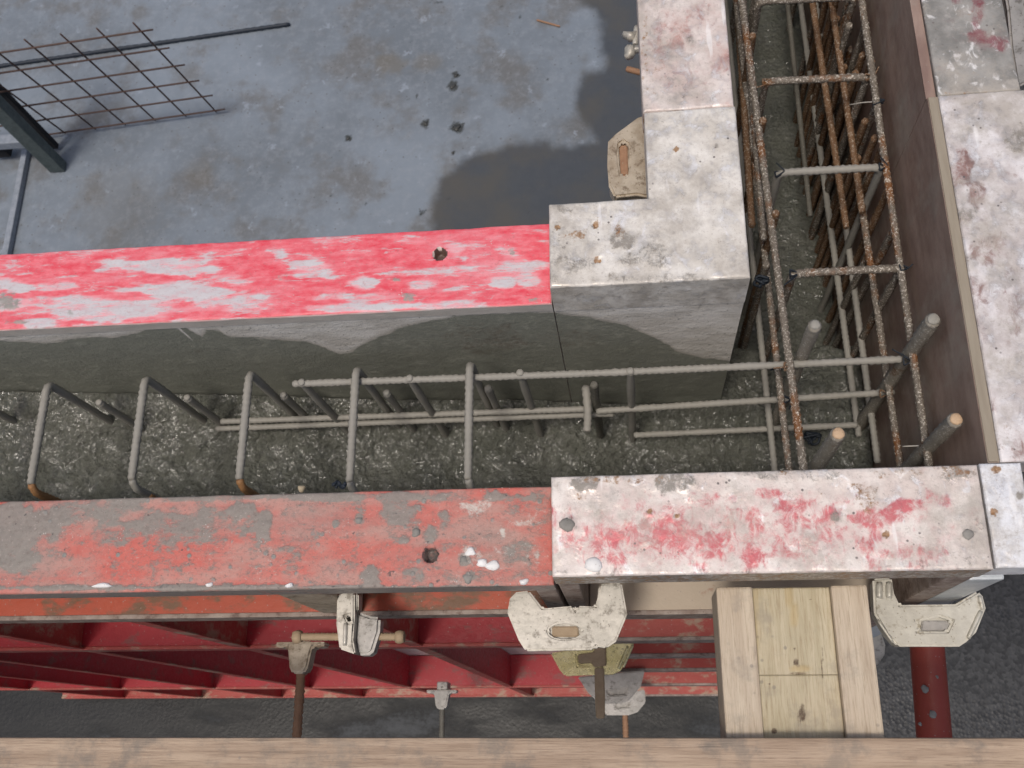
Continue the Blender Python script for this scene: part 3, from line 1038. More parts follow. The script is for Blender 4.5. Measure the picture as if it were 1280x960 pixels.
# ---- outer red panel (left run)
t = empty('wall_formwork', (-.75, .236, ZR), 'salmon red form panel caked with grey cement, nearer the wooden plank', 'formwork', FW)
xs = np.concatenate([steps([(-2.4, .03), (-.90, None)])[:-1], edged(-.90, -.0915, .0026)[4:]])
ys = edged(.176, YO, .0026)
red_out = [(30, 650, 56, 24, 1, 1), (15, 690, 34, 34, 1, .9), (320, 621, 420, 6, 1, .75), (200, 662, 90, 24, 1, .6), (270, 652, 60, 18, 1, .55), (303, 640, 22, 24, 1, 1), (330, 655, 10, 24, 1, .9), (110, 640, 70, 14, 1, .6), (500, 640, 22, 16, 1, .7),
           (465, 717, 15, 14, 1, .9), (520, 665, 6, 7, 1, .8), (505, 675, 7, 6, 1, .8), (450, 650, 8, 8, 1, .7), (420, 655, 5, 5, 1, .7), (538, 667, 8, 12, 1, .8), (555, 648, 6, 10, 1, .6), (580, 700, 7, 7, 1, .9), (586, 722, 6, 6, 1, .8), (518, 720, 18, 10, 1, .6),
           (650, 650, 40, 26, 0, .5), (640, 690, 30, 36, 0, .45), (668, 700, 16, 40, 0, .5), (628, 668, 7, 14, 0, .8), (588, 690, 14, 12, 0, .8), (600, 632, 20, 9, 0, .8), (330, 700, 16, 22, 0, .35), (655, 728, 8, 5, 0, .8), (570, 726, 14, 5, 0, .5),
           (645, 690, 20, 14, 1, .5), (130, 733, 110, 3, 0, .5), (260, 735, 500, 3.4, 1, .9), (350, 733, 300, 2.2, 2, .55), (400, 630, 60, 4, 2, .45), (655, 632, 40, 7, 2, .5), (640, 645, 25, 5, 2, .3), (480, 640, 30, 4, 2, .5), (340, 696, 24, 3, 2, .4), (140, 698, 6, 9, 2, .5), (455, 725, 30, 6, 2, .4)]
rail('top_rail', xs, ys, ZR, .042, CAKED_TOP, t, red_out, pits=[(538, 694, .0092, .016)], side=(.1, .6, .3), rough=.0009, seed=41, wob=.8, aniso=(.7, 1))
for i, (px, py, rx, ry, rz, mt) in enumerate([(603, 704, .008, .006, .004, MORTAR), (616, 707, .008, .006, .0035, MORTAR), (655, 727, .006, .004, .004, MORTAR), (585, 723, .006, .006, .003, MORTAR_GREY), (588, 690, .007, .006, .003, MORTAR), (520, 666, .006, .006, .003, MORTAR_GREY),
                                               (449, 651, .006, .005, .003, MORTAR_GREY), (580, 700, .006, .005, .003, MORTAR_GREY), (128, 732, .012, .003, .003, MORTAR), (262, 731, .005, .003, .003, MORTAR), (362, 732, .005, .003, .004, MORTAR), (420, 657, .004, .004, .002, MORTAR_GREY)]):
    p = at(px, py, ZR)
    blob('mortar_splash', (p.x, p.y, ZR), rx, ry, rz, mt, t, i)
sheet('sheet', ('y', YO), steps([(-2.4, .1), (-.0915, None)]), steps([(-3.0, .3), (-.6, .05), (-.0425, None)]), SHEET, t, lambda U, Z: 1 - sst(-.2, -.1, Z), out=-1)
for k, (z, mt) in enumerate(((-.262, ORANGE_RIB), (-.762, RED_RIB), (-2.26, RED_RIB), (-2.96, RED_RIB_DIRTY))):
    o = box('rib', (-2.4, .176, z - .032), (-.0935, .2805, z), mt, t, .003)
    lip = box('lip', (-2.4, .1745, z - .036), (-.0935, .1815, z + .0022), DULL_FRAME if k == 0 else RED_RIB_DIRTY, t, .0015)
for x in (-.418, -.763, -1.107, -1.45, -1.79, -2.13):
    for z0, z1, mt in ((-.762, -.296, RED_RIB_DIRTY), (-2.26, -.798, RED_RIB), (-2.96, -2.296, RED_RIB)):
        box('stiffener', (x - .0035, .1785, z0 + .0005), (x + .0035, .2802, z1 - .0005), mt, t, 0)
        box('stiffener_flange', (x - .012, .1762, z0 + .0008), (x + .012, .1783, z1 - .0008), RED_RIB_DIRTY, t, 0)
box('side_rail', (-.118, .177, -3.0), (-.0925, .2795, -.043), DULL_FRAME, t, .003)
box('gusset', (-.452, .1785, -.2615), (-.392, .2795, -.0435), GALV_BROWN, t, .004)

# ---- outer white panel
t = empty('wall_formwork', (.15, .238, ZW), 'whitish form panel with red paint remnants, between the red panel and the bright end piece', 'formwork', FW)
xs = edged(-.0893, .3905, .0026)
ys = edged(.178, YO - .001, .0026)
wo = [(900, 668, 280, 46, 0, .62), (1150, 590, 90, 8, 2, .5), (960, 588, 100, 5, 2, .4), (1180, 705, 60, 7, 1, .5), (1085, 618, 14, 22, 2, .5), (820, 667, 54, 17, 0, .95), (868, 680, 44, 16, 0, .95), (900, 692, 40, 12, 0, .85), (960, 693, 74, 10, 0, .8), (1090, 647, 56, 12, 0, .9), (1140, 632, 26, 10, 0, .9), (985, 632, 26, 8, 0, .8), (1060, 662, 70, 9, 0, .6), (760, 655, 40, 22, 0, .55), (930, 625, 60, 12, 0, .4), (1130, 690, 60, 10, 0, .5),
      (955, 617, 22, 6, 0, .8), (1175, 625, 20, 12, 0, .6), (745, 700, 30, 12, 0, .5),
      (725, 605, 22, 14, 1, 1), (840, 605, 28, 14, 1, 1), (985, 592, 110, 9, 1, .7), (1180, 592, 60, 12, 1, .7), (1085, 610, 24, 18, 2, .6), (1090, 612, 16, 12, 1, .7), (1045, 648, 6, 9, 1, 1), (1210, 668, 9, 9, 1, 1), (1108, 668, 5, 5, 1, 1), (812, 640, 4, 4, 1, 1), (845, 645, 4, 3, 1, .9),
      (710, 655, 12, 10, 1, 1), (728, 620, 14, 8, 2, .6), (712, 645, 12, 12, 2, .35), (790, 600, 50, 5, 2, .6), (900, 716, 330, 5, 1, .5), (740, 690, 8, 10, 2, .3), (1225, 640, 9, 60, 1, .5), (1195, 700, 40, 10, 1, .45), (1140, 706, 40, 6, 1, .5), (700, 600, 10, 8, 2, .25), (890, 588, 50, 5, 2, .35)]
rail('top_rail', xs, ys, ZW, .055, WHITE_OUT, t, wo, side=(.0, .8, .45), seed=51, wob=.9, pits=[(812, 640, .0022, .002), (1108, 668, .0032, .003), (846, 645, .002, .002)])
for i, (px, py, rx, ry, rz, mt) in enumerate([(742, 706, .011, .009, .004, MORTAR), (709, 656, .009, .008, .003, MORTAR_GREY), (1210, 668, .006, .006, .002, MORTAR_GREY)]):
    p = at(px, py, ZW)
    blob('mortar_splash', (p.x, p.y, ZW), rx, ry, rz, mt, t, 20 + i, .15)
sheet('sheet', ('y', YO - .001), steps([(-.0893, .1), (.3905, None)]), steps([(-3.0, .3), (-.6, .05), (-.0055, None)]), SHEET, t, lambda U, Z: 1 - sst(-.2, -.1, Z), out=-1)
for k, (z, mt) in enumerate(((-.30, BEIGE_RIB), (-.69, RED_RIB_DIRTY), (-1.05, RED_RIB_DIRTY), (-1.5, RED_RIB_DIRTY), (-2.2, RED_RIB_DIRTY), (-2.97, RED_RIB_DIRTY))):
    box('rib', (-.0625, .177, z - .05), (.3595, .2805, z), mt, t, .003)
    box('lip', (-.0625, .1752, z - .054), (.3595, .182, z + .002), DULL_FRAME, t, .0015)
box('side_rail', (-.088, .179, -3.0), (-.063, .2797, -.0055), DULL_FRAME, t, .003)
box('side_rail', (.36, .179, -3.0), (.3897, .2797, -.0055), DULL_FRAME, t, .003)

# ---- bright metal corner end piece
t = empty('corner_formwork', (.415, .238, ZW), 'bright scraped metal corner post at the right end of the white panel', 'corner formwork', FW)
rail('top_rail', edged(.3925, .437, .0026), edged(.179, .2955, .0026), ZW + .002, .05, METAL_END, t,
     [(1243, 590, 8, 12, 2, .6), (1243, 640, 5, 30, 1, .5), (1245, 586, 5, 5, 1, 1), (1243, 640, 4, 5, 1, 1), (1275, 620, 5, 5, 1, 1), (1248, 650, 4, 4, 1, .7)], pits=[(1243, 640, .003, .003), (1246, 587, .003, .003)], seed=61, side=(0, .1, 0))
box('post', (.394, .181, -3.0), (.4345, .293, -.0485), PALE_FRAME, t, .003)

# ---- outer panels of the run going away
t = empty('wall_formwork', (.46, .54, ZW), 'white form panel with brown wear beside the brown plywood face', 'formwork', FW)
xs = edged(XO + .0145, .5215, .0028)
ys = edged(.2975, .7845, .0028)
wr = [(1205, 210, 12, 32, 0, .9), (1222, 240, 12, 22, 0, .8), (1195, 225, 8, 14, 0, .7), (1236, 310, 26, 24, 0, .8), (1220, 390, 20, 60, 0, .55), (1262, 380, 20, 50, 0, .4), (1275, 560, 14, 20, 0, .8), (1240, 500, 10, 14, 0, .5), (1200, 330, 10, 20, 0, .5), (1210, 270, 16, 14, 1, .85), (1202, 262, 8, 16, 1, .8), (1270, 172, 20, 20, 1, .8), (1195, 240, 10, 16, 1, .6), (1215, 560, 16, 20, 1, .6), (1228, 520, 10, 80, 1, .4), (1185, 200, 6, 60, 1, .4), (1255, 545, 14, 20, 2, .4)]
rail('top_rail', xs, ys, ZW, .05, WHITE_R, t, wr, seed=71, side=(.2, .3, .2))
sheet('sheet', ('x', XO), steps([(.2975, .02), (.7845, None)]), steps([(-3.0, .3), (-.5, .02), (ZW - .004, None)]), PLY, t, None)
box('sheet_edge', (XO + .0018, .2985, ZW - .03), (XO + .0140, .7840, ZW - .002), PLY_EDGE, t, .0015)
for z in (-.30, -1.1, -1.85, -2.6):
    box('rib', (XO + .02, .30, z - .03), (.518, .782, z + .03), RED_RIB_DIRTY, t)

t = empty('wall_formwork', (.46, 1.5, ZW), 'cement greyed form panel with maroon paint scrapes, farther than the white one', 'formwork', FW)
ys = np.concatenate([edged(.7862, 1.12, .0028)[:-4], steps([(1.12, .03), (2.4, None)])])
rail('top_rail', edged(XO + .0155, .5190, .0028), ys, ZW - .004, .05, GREY_R, t, [(1226, 45, 14, 12, 0, .95), (1248, 52, 16, 12, 0, .8), (1222, 10, 8, 30, 0, .8), (1196, 0, 8, 6, 0, .6), (1215, 50, 8, 6, 1, .5), (1200, 118, 50, 4, 2, .4)], seed=81)
sheet('sheet', ('x', XO + .0003), steps([(.7862, .03), (2.4, None)]), steps([(-3.0, .3), (-.5, .03), (ZW - .010, None)]), PLY, t, None)
for z in (-.30, -1.1, -1.85, -2.6):
    box('rib', (XO + .02, .79, z - .03), (.516, 2.4, z + .03), RED_RIB_DIRTY, t)

# ================================================================== CLAMPS
CG = 'clamps joining the form panels'


def clamp(z, outline, hole, label, mat, th=.009, rim=True, wedge=None, wmat=None, ridges=()):
    poly = px_poly(outline, z)
    cx = sum(p[0] for p in poly) / len(poly)
    cy = sum(p[1] for p in poly) / len(poly)
    t = empty('formwork_clamp', (cx, cy, z), label, 'clamp', CG)
    plate('plate', poly, hole, z, th, mat, t, .003)
    # folded flange: the same outline, a little smaller, hanging below the plate
    if rim:
        for i in range(len(poly)):
            a, b_ = Vector(poly[i] + (z - .002,)), Vector(poly[(i + 1) % len(poly)] + (z - .002,))
        ins_ = [(cx + (x - cx) * .965, cy + (y - cy) * .955) for x, y in poly]
        plate('flange', ins_, [], z - th - .0005, .024, mat, t, .002)
    for (p0, p1, w_) in ridges:
        a, b_ = at(*p0, z), at(*p1, z)
        bar('ridge', [a + Vector((0, 0, .0005)), b_ + Vector((0, 0, .0005))], w_, mat, t, False, seg=12)
    if wedge:
        plate('wedge', px_poly([(q[0] + (1.8 if q[0] < sum(w_[0] for w_ in wedge) / len(wedge) else -1.8), q[1] + (1.5 if q[1] < sum(w_[1] for w_ in wedge) / len(wedge) else -1.5)) for q in wedge], z - .002), [], z - .0055, .03, wmat or RUST, t, .0015)
    return t


# the clamp on the inner corner / upper panel joint
z = -.06
clamp(z, [(760, 176), (770, 166), (797, 146), (806, 143), (813, 160), (815, 205), (813, 246), (795, 243), (768, 246), (761, 232), (759, 205)],
      [px_poly([(774, 180), (779, 176), (785, 180), (787, 192), (786, 214), (784, 219), (776, 218), (774, 205), (773, 192)], z)],
      'brownish clamp plate with a long slot on the slab side of the inner corner', GALV_BROWN, wedge=[(772, 178), (786, 178), (787, 219), (774, 219)], wmat=RUST)
# big clamp under the joint of the two outer panels
z = -.10
clamp(z, [(634, 766), (637, 748), (645, 740), (661, 738), (678, 760), (684, 760), (716, 757), (719, 762), (722, 757), (744, 758), (748, 744), (749, 730), (777, 728), (784, 768), (770, 802), (758, 810), (745, 808), (742, 812), (657, 814), (648, 800)],
      [oval(706, 789, 21, 10, z)], 'large pale clamp with a rusty oval wedge below the red and white panel joint', GALV, wedge=[(688, 781), (724, 781), (725, 797), (688, 797)], wmat=RUST_PALE)
# right clamp
z = -.20
clamp(z, [(1091, 723), (1115, 721), (1118, 741), (1125, 756), (1195, 755), (1223, 738), (1229, 745), (1233, 760), (1221, 790), (1209, 802), (1200, 808), (1122, 808), (1109, 794), (1093, 767)],
      [px_poly([(1145, 777), (1157, 775), (1175, 771), (1190, 776), (1184, 789), (1147, 789)], z)], 'pale clamp with an angular slot beside the yellow timber', GALV2,
      wedge=[(1152, 774), (1195, 774), (1190, 789), (1150, 789)], wmat=GALV_GREY, ridges=[((1099, 728), (1099, 748), .0045), ((1111, 728), (1111, 748), .0045), ((1097, 775), (1116, 803), .002), ((1224, 745), (1228, 762), .003), ((1226, 764), (1210, 798), .003)])
# yellow zinc clamp lower down, with its wedge
z = -.88
clamp(z, [(688, 816), (715, 812), (782, 802), (793, 801), (790, 812), (776, 838), (766, 843), (757, 843), (706, 845), (700, 838)],
      [px_poly([(721, 819), (752, 816), (752, 833), (722, 833)], z)], 'yellow shiny clamp half hidden under the large pale one', BRASS, ridges=[((785, 808), (773, 836), .003), ((791, 806), (779, 834), .003)])
# two grey clamps stacked below it
z = -1.45
clamp(z, [(722, 846), (806, 838), (801, 858), (786, 876), (776, 879), (750, 880), (735, 866)], [px_poly([(757, 862), (785, 858), (783, 868), (760, 870)], z)], 'grey clamp lower than the yellow one on the same joint', GALV_GREY)
z = -2.05
clamp(z, [(752, 872), (806, 862), (807, 878), (797, 890), (786, 894), (757, 894)], [px_poly([(768, 880), (788, 877), (787, 884), (769, 886)], z)], 'lowest grey clamp of the stacked joint, near the dark ground', GALV_GREY)
# a pale one far below the right clamp, behind the timber
z = -.85
clamp(z, [(1050, 772), (1098, 778), (1107, 806), (1106, 818), (1097, 832), (1050, 835)], [px_poly([(1062, 800), (1084, 800), (1084, 812), (1062, 812)], z)], 'pale clamp peeking out behind the right edge of the yellow timber', GALV)
# outside the right run, top right of the picture
z = -.08
clamp(z, [(1256, -12), (1290, -16), (1312, 20), (1312, 60), (1290, 100), (1272, 108), (1264, 60), (1260, 12)], [px_poly([(1280, 0), (1292, 0), (1292, 40), (1280, 40)], z)], 'grey clamp on the outside of the greyed panel, cut by the right edge', GALV_GREY)

# wedge hanging out of the yellow clamp
t = empty('clamp_wedge', at(748, 830, -.865), 'flat rusty T headed wedge driven through the yellow clamp', 'wedge')
z = -.872
plate('head', px_poly([(722, 818), (742, 815), (744, 806), (757, 806), (758, 832), (742, 834), (740, 828), (723, 829)], z), [], z, .02, RUST_PALE, t, .002)
plate('shank', px_poly([(743, 834.5), (755, 834.5), (756, 866), (756, 898), (745, 898), (743.5, 866)], z - .001), [], z - .001, .012, RUST_PALE, t, .002)

# clamp gripping the stiffener, with its long bolt
z = -.14
t = empty('waler_clamp', at(445, 785, z), 'upright pale clamp on the red panel with a rusty bolt through it', 'clamp')
plate('jaw', px_poly([(421, 746), (426, 741), (443, 741), (443, 768), (441, 800), (444, 818), (424, 811), (420, 780)], z + .012), [px_poly([(431, 770), (437, 768), (439, 778), (435, 779)], z + .012)], z + .012, .035, GALV, t, .004)
plate('arm', px_poly([(446, 764), (462, 770), (475, 771), (474, 790), (466, 815), (461, 819), (446, 819), (443, 800)], z - .004), [], z - .004, .026, GALV_GREY, t, .004)
plate('cover', px_poly([(443, 742), (448, 742), (448, 764), (444, 764)], z + .006), [], z + .006, .02, GALV, t, .002)
bar('raised_rib', [at(432, 779, z + .0125), at(431, 807, z + .0125)], .003, GALV, t, False, seg=10)
a, b_ = at(368, 796, z - .016), at(503, 796, z - .016)
bar('bolt', [a, b_], .0052, RUST_PALE, t, True, step_=.002)
for p in ((372, 796), (500, 796)):
    c = at(*p, z - .016)
    bar('nut', [c + Vector((-.006, 0, 0)), c + Vector((.006, 0, 0))], .0095, RUST_PALE, t, False, seg=6)

# ================================================================== TIE RODS WITH WING PLATES
TG = 'tie rods through the outer form'


def tie(px, py, z, wpx, label, y_end=-.6, rmat=RUST, wmat=GALV_BROWN, sc=1.0):
    c = at(px, py, z)
    t = empty('tie_rod', (c.x, .177, z), label, 'tie rod', TG)
    bar('rod', [(c.x, .172, z), (c.x + .004, y_end, z)], .0085 * sc, rmat, t, True)
    w = wpx / FPX * (CAM_H - z) / 2
    # wing plate seen edge-on: flared bar with a conical boss
    outl = [(-w, 0), (-w, -.007), (-w * .75, -.010), (-w * .5, -.008), (-.021, -.018), (-.017, -.044), (-.011, -.055), (.011, -.055), (.017, -.044), (.021, -.018), (w * .5, -.008), (w * .75, -.010), (w, -.007), (w, 0)]
    plate('wing_plate', [(c.x + x, c.y + .012 + y) for x, y in outl], [], z + .017, .034, wmat, t, .005)
    box('washer_plate', (c.x - .016, c.y + .0125, z - .05), (c.x + .016, .1735, z + .008), wmat, t, .003)
    return t


tie(378, 812, -.62, 66, 'rusty tie rod with a broad wing plate, below the bolted clamp')
tie(553, 868, -1.9, 39, 'dark tie rod with a small wing plate low on the red panel', rmat=BAR_DARK, wmat=GALV_GREY)
c = at(781, 884, -2.1)
t = empty('tie_rod', (c.x, .177, -2.1), 'dark rusty tie rod under the lowest grey clamp', 'tie rod', TG)
bar('rod', [(c.x, .15, -2.1), (c.x, -.6, -2.1)], .009, RUST, t)
bar('nut', [(c.x, .115, -2.1), (c.x, .085, -2.1)], .018, RUST, t, False, seg=6)

# fixings on the back of the inner run, above the wet slab
z = -.45
t = empty('wing_nut', at(789, 62, z), 'pale cast fixing on the back of the pinkish panel above the wet slab', 'wing nut')
a = at(788, 45, z)
blob('wing', (a.x, a.y, z), .014, .010, .012, GALV, t, 3, .3)
a = at(787, 66, z)
blob('wing', (a.x, a.y, z), .013, .016, .012, GALV, t, 5, .3)
a = at(793, 40, z)
bar('hook', [at(796, 33, z), at(794, 56, z)], .006, GALV, t, False)
bar('pin', [at(802, 91, z), at(783, 86, z)], .006, RUST, t, False)
bar('stem', [(.062, at(790, 62, z).y, z), at(789, 62, z)], .008, GALV_GREY, t, False)

# ================================================================== REINFORCEMENT
# U bars of the left run
UG = 'U bars standing in the left run'
u_tops = [(-.995, .343, .495, None), (-.840, .344, .496, 'hot'), (-.690, .346, .499, 'tip'), (-.533, .342, .500, 'hot'), (-.376, .334, .499, 'dark'), (-.213, .333, .500, 'dark')]
u_lab = ['grey U bar cut off by the left edge', 'leftmost complete grey U bar, its near bend orange with rust', 'second grey U bar from the left, dark near bend with a rusty tip', 'third grey U bar, its near bend rusty orange, just left of the long horizontal bars',
         'fourth grey U bar, beside the bit of tie wire on the red form', 'rightmost grey U bar, nearest the white corner']
for (x, y0, y1, kind), lab in zip(u_tops, u_lab):
    zt = -.10
    t = empty('stirrup', (x, (y0 + y1) / 2, zt), lab, 'rebar', UG)
    bar('bow', [(x, y0 + .004, zt - .004), (x, y0, zt), (x, y1, zt), (x, y1 + .002, -.55)][1:], .0058, BAR_GREY, t, True, .014)
    near = {'hot': BAR_HOT, 'tip': BAR_GREY, None: BAR_GREY, 'dark': BAR_GREY}[kind]
    bar('near_leg', [(x, y0 + .001, zt + .0005), (x + .002, y0 - .009, zt - .012), (x + .003, y0 - .012, -.52)], .0056, near, t, True, .01)
    if kind == 'tip':
        bar('rusty_tip', [(x + .004, y0 - .0125, zt - .045), (x + .004, y0 - .0125, zt - .09)], .0064, BAR_HOT, t, True)

# mat of the left run: long bars and uprights on the far side
t = empty('rebar_mat', (0, .48, -.2), 'grey rebar mat of long horizontal bars along the far side of the left run', 'rebar mat')
za, zb, zc = -.112, -.262, -.385
p0, p1 = at(366, 480, za), at(1128, 449, za)
bar('horizontal_bar', [p0, at(760, 466, za), p1], .0053, BAR_GREY, t)
bar('horizontal_bar', [at(745, 514, zb), at(1118, 490, zb)], .0053, BAR_GREY, t)
bar('horizontal_bar', [at(276, 527, zb - .02), at(740, 511, zb)], .0050, BAR_GREY, t)
bar('horizontal_bar', [at(270, 536, zb - .035), at(768, 517, zb - .018)], .0050, BAR_GREY, t)
bar('horizontal_bar', [at(792, 544, zc + .012), at(1072, 531, zc + .012)], .0052, BAR_GREY, t)
for px, py in ((377, 478), (512, 473), (650, 466), (788, 464)):
    a = at(px, py, za + .004)
    bar('vertical_bar', [a, (a.x + .002, a.y + .002, -.56)], .0056, BAR_GREY, t)
    blob('bar_end', (a.x, a.y, a.z + .001), .0055, .0055, .003, BAR_GREY, t, 1, .05)
for px, py, zz in ((483, 491, -.19), (610, 485, -.19), (354, 494, -.19), (234, 497, -.17), (124, 503, -.16)):
    a = at(px, py, zz)
    bar('vertical_bar', [a, (a.x + .002, a.y + .002, -.56)], .0056, BAR_GREY, t)
    blob('bar_end', (a.x, a.y, a.z + .001), .0055, .0055, .003, BAR_GREY, t, 2, .05)
t = empty('spacer_clip', at(736, 512, -.25), 'short grey spacer bar clipped across the lower horizontal bars', 'spacer')
zz = -.235
bar('cross_bar', [at(732, 482, zz), at(735, 510, zz - .004), at(734, 540, zz - .006)], .0062, BAR_GREY, t)
a = at(742.5, 480, -.16)
bar('upright', [a, (a.x, a.y, -.42)], .0058, BAR_DARK, t)

# corner uprights
VG = 'upright bars at the corner'
for (px, py, z, rad, mat, lab) in ((1167, 399, .0, .0092, BAR_COAT, 'thick upright bar, grey topped, in front of the brown plywood'),
                                   (1195, 524, .02, .0088, BAR_COAT, 'upright bar with an orange cut face close to the near end of the plywood'),
                                   (1048, 542, .03, .0088, BAR_COAT, 'upright bar with a pale orange cut end, just above the white form'),
                                   (1019, 406, .0, .0080, BAR_COAT, 'thinner upright bar with a grey top inside the corner cage')):
    a = at(px, py, z)
    t = empty('corner_bar', a, lab, 'rebar', VG)
    bar('shaft', [a, (a.x + .003, a.y + .004, -.75)], rad, mat, t, True)
    hot = px in (1195, 1048)
    blob('cut_end', (a.x, a.y, a.z + .0005), rad * .88, rad * .88, .0025, BAR_END if hot else BAR_GREY, t, 4, .06)

# cage of the run going away
t = empty('rebar_cage', (.30, .9, -.1), 'rusty mortar spattered rebar cage in the run going away', 'rebar cage')


def lbar(px0, z0, px1, z1, rad, mat, ext=(0, 0)):
    a, c = at(*px0, z0), at(*px1, z1)
    d = (c - a).normalized()
    return bar('longitudinal_bar', [a - d * ext[0], c + d * ext[1]], rad, mat, t)


lbar((1077, 0), -.10, (1161, 580), -.10, .0053, BAR_SPECK, (1.2, .02))
lbar((1033, -40), -.225, (1125, 580), -.225, .0053, BAR_SPECK, (1.1, .03))
lbar((927, 0), -.098, (1004, 584), -.098, .0056, BAR_SPECK, (1.2, .02))
lbar((920, 0), -.20, (986, 584), -.20, .0053, BAR_SPECK, (1.1, .05))
lbar((1000, 0), -.43, (1062, 460), -.43, .0055, BAR_GREY, (1.0, .12))
lbar((1048, 215), -.34, (1092, 540), -.36, .0053, BAR_GREY, (1.4, .05))
lbar((942, 340), -.36, (968, 584), -.36, .0052, BAR_GREY, (1.2, .1))
lbar((1015, 0), -.26, (1058, 285), -.27, .0056, BAR_RUST, (.9, 0))
lbar((1039, 0), -.19, (1078, 266), -.20, .0056, BAR_RUST, (.9, 0))
lbar((921, 0), -.24, (940, 283), -.16, .0056, BAR_RUST, (.9, 0))
lbar((929, 0), -.15, (955, 300), -.15, .0050, BAR_SPECK, (.9, 0))
lbar((984, 0), -.44, (1000, 150), -.45, .0050, BAR_DARK, (.5, .2))
# stirrups
for (l, r_, z) in (((948, 2), (1068, -4), -.10), ((957, 102), (1084, 96), -.10), ((973, 216), (1102, 209), -.10), ((991, 342), (1127, 335), -.10)):
    a, c = at(*l, z), at(*r_, z)
    bar('stirrup', [(a.x - .001, a.y, -.66), a, c, (c.x - .001, c.y, -.66)], .0058, BAR_SPECK if l[1] != 216 else BAR_GREY, t, True, .014)
k = 1
a0, c0 = at(957, 102, -.1), at(1084, 96, -.1)
for y in (1.10, 1.26, 1.42):
    bar('stirrup', [(a0.x, y, -.66), (a0.x, y, -.1), (c0.x, y, -.1), (c0.x, y, -.66)], .0058, BAR_SPECK, t, True, .014)
# uprights wired to the long bars
for px, py, z, mat in ((970, 265, -.085, BAR_RUST), (954, 149, -.085, BAR_RUST), (941, 43, -.085, BAR_RUST), (958, 330, -.16, BAR_SPECK),
                       (1094, 171, -.13, BAR_RUST), (1079, 67, -.13, BAR_RUST), (1110, 238, -.12, BAR_RUST), (1097, 128, -.12, BAR_SPECK), (1083, 28, -.12, BAR_SPECK), (1087, 315, -.22, BAR_SPECK),
                       (1068, -8, -.12, BAR_SPECK), (1058, 20, -.16, BAR_RUST), (1075, 115, -.22, BAR_RUST), (1064, 60, -.26, BAR_SPECK), (1044, 6, -.2, BAR_RUST),
                       (1104, 183, -.12, BAR_RUST), (1090, 76, -.12, BAR_RUST), (1116, 290, -.13, BAR_SPECK), (1070, 90, -.15, BAR_RUST), (1082, 150, -.16, BAR_RUST), (1050, -20, -.14, BAR_RUST), (1088, 215, -.2, BAR_SPECK), (1062, 30, -.13, BAR_SPECK),
                       (1047, 22, -.19, BAR_RUST), (1056, 82, -.2, BAR_RUST), (1066, 140, -.2, BAR_RUST), (1073, 196, -.2, BAR_RUST), (1052, 50, -.24, BAR_SPECK), (1062, 108, -.24, BAR_RUST), (1036, -10, -.22, BAR_RUST), (1070, 170, -.26, BAR_SPECK)):
    a = at(px, py, z)
    bar('vertical_bar', [a, (a.x, a.y + .003, -.66)], .0056, mat, t)
bar('tie_wire', [at(1062, 131, -.12), at(1078, 128, -.11), at(1098, 127, -.10)], .0009, GALV, t, False)
bar('tie_wire', [at(1128, 558, -.13), at(1152, 557, -.12)], .0009, GALV, t, False)

# black tie wire knots, scraps
def knot(name, c, r_, mat, parent=None, n=5, seed=0):
    rnd = random.Random(seed)
    bmv, bmf = [], []
    vs_, fs_ = [], []
    pts = [Vector(c) + Vector((rnd.uniform(-r_, r_), rnd.uniform(-r_, r_) * .7, rnd.uniform(-r_, r_) * .6)) for _ in range(n * 3)]
    return bar(name, pts, .0022, mat, parent, False, .006, 6, .004)


cage = bpy.data.objects['rebar_cage']
for i, (px, py, z) in enumerate(((1085, 97, -.10), (1102, 210, -.10), (1128, 336, -.10), (957, 103, -.10), (973, 217, -.10), (991, 343, -.10), (984, 459, -.10), (1133, 452, -.105), (966, 458, -.15), (1104, 492, -.24), (983, 500, -.2), (1098, 128, -.10))):
    c = at(px, py, z)
    rnd = random.Random(90 + i)
    pts = [c + Vector((.0085 * math.cos(q * 2.1), .0085 * math.sin(q * 2.1) * .8, .004 * rnd.uniform(-1, 1.6))) for q in range(7)] + [c + Vector((rnd.uniform(-.02, .02), rnd.uniform(-.02, .02), .008))]
    bar('tie_wire', pts, .0011, BLACK if i % 3 else BAR_RUST, cage, False, .003, 5, .004)
a = at(951, 353, -.13)
tag(knot('tie_wire_knot', a, .012, BLACK, None, 6, 2), 'black wire knot around the left cage bars beside the white corner', 'wire', 'wire ties on the rebar')
a = at(1014, 548, -.40)
tag(knot('tie_wire_knot', a, .016, BLACK, None, 5, 5), 'black wire tangle lying on the wet concrete in the corner', 'wire', 'wire ties on the rebar')
a = at(424, 605, -.05)
tag(knot('tie_wire_knot', (a.x, a.y, -.05), .009, ROD, None, 5, 8), 'bluish twisted wire scrap at the edge of the caked red form', 'wire', 'wire ties on the rebar')
a = at(377, 611, -.06)
p = blob('pebble', (a.x, a.y, -.06), .005, .005, .005, STONE, None, 3, .2)
tag(p, 'small ochre pebble at the trench edge of the caked red form', 'pebble')

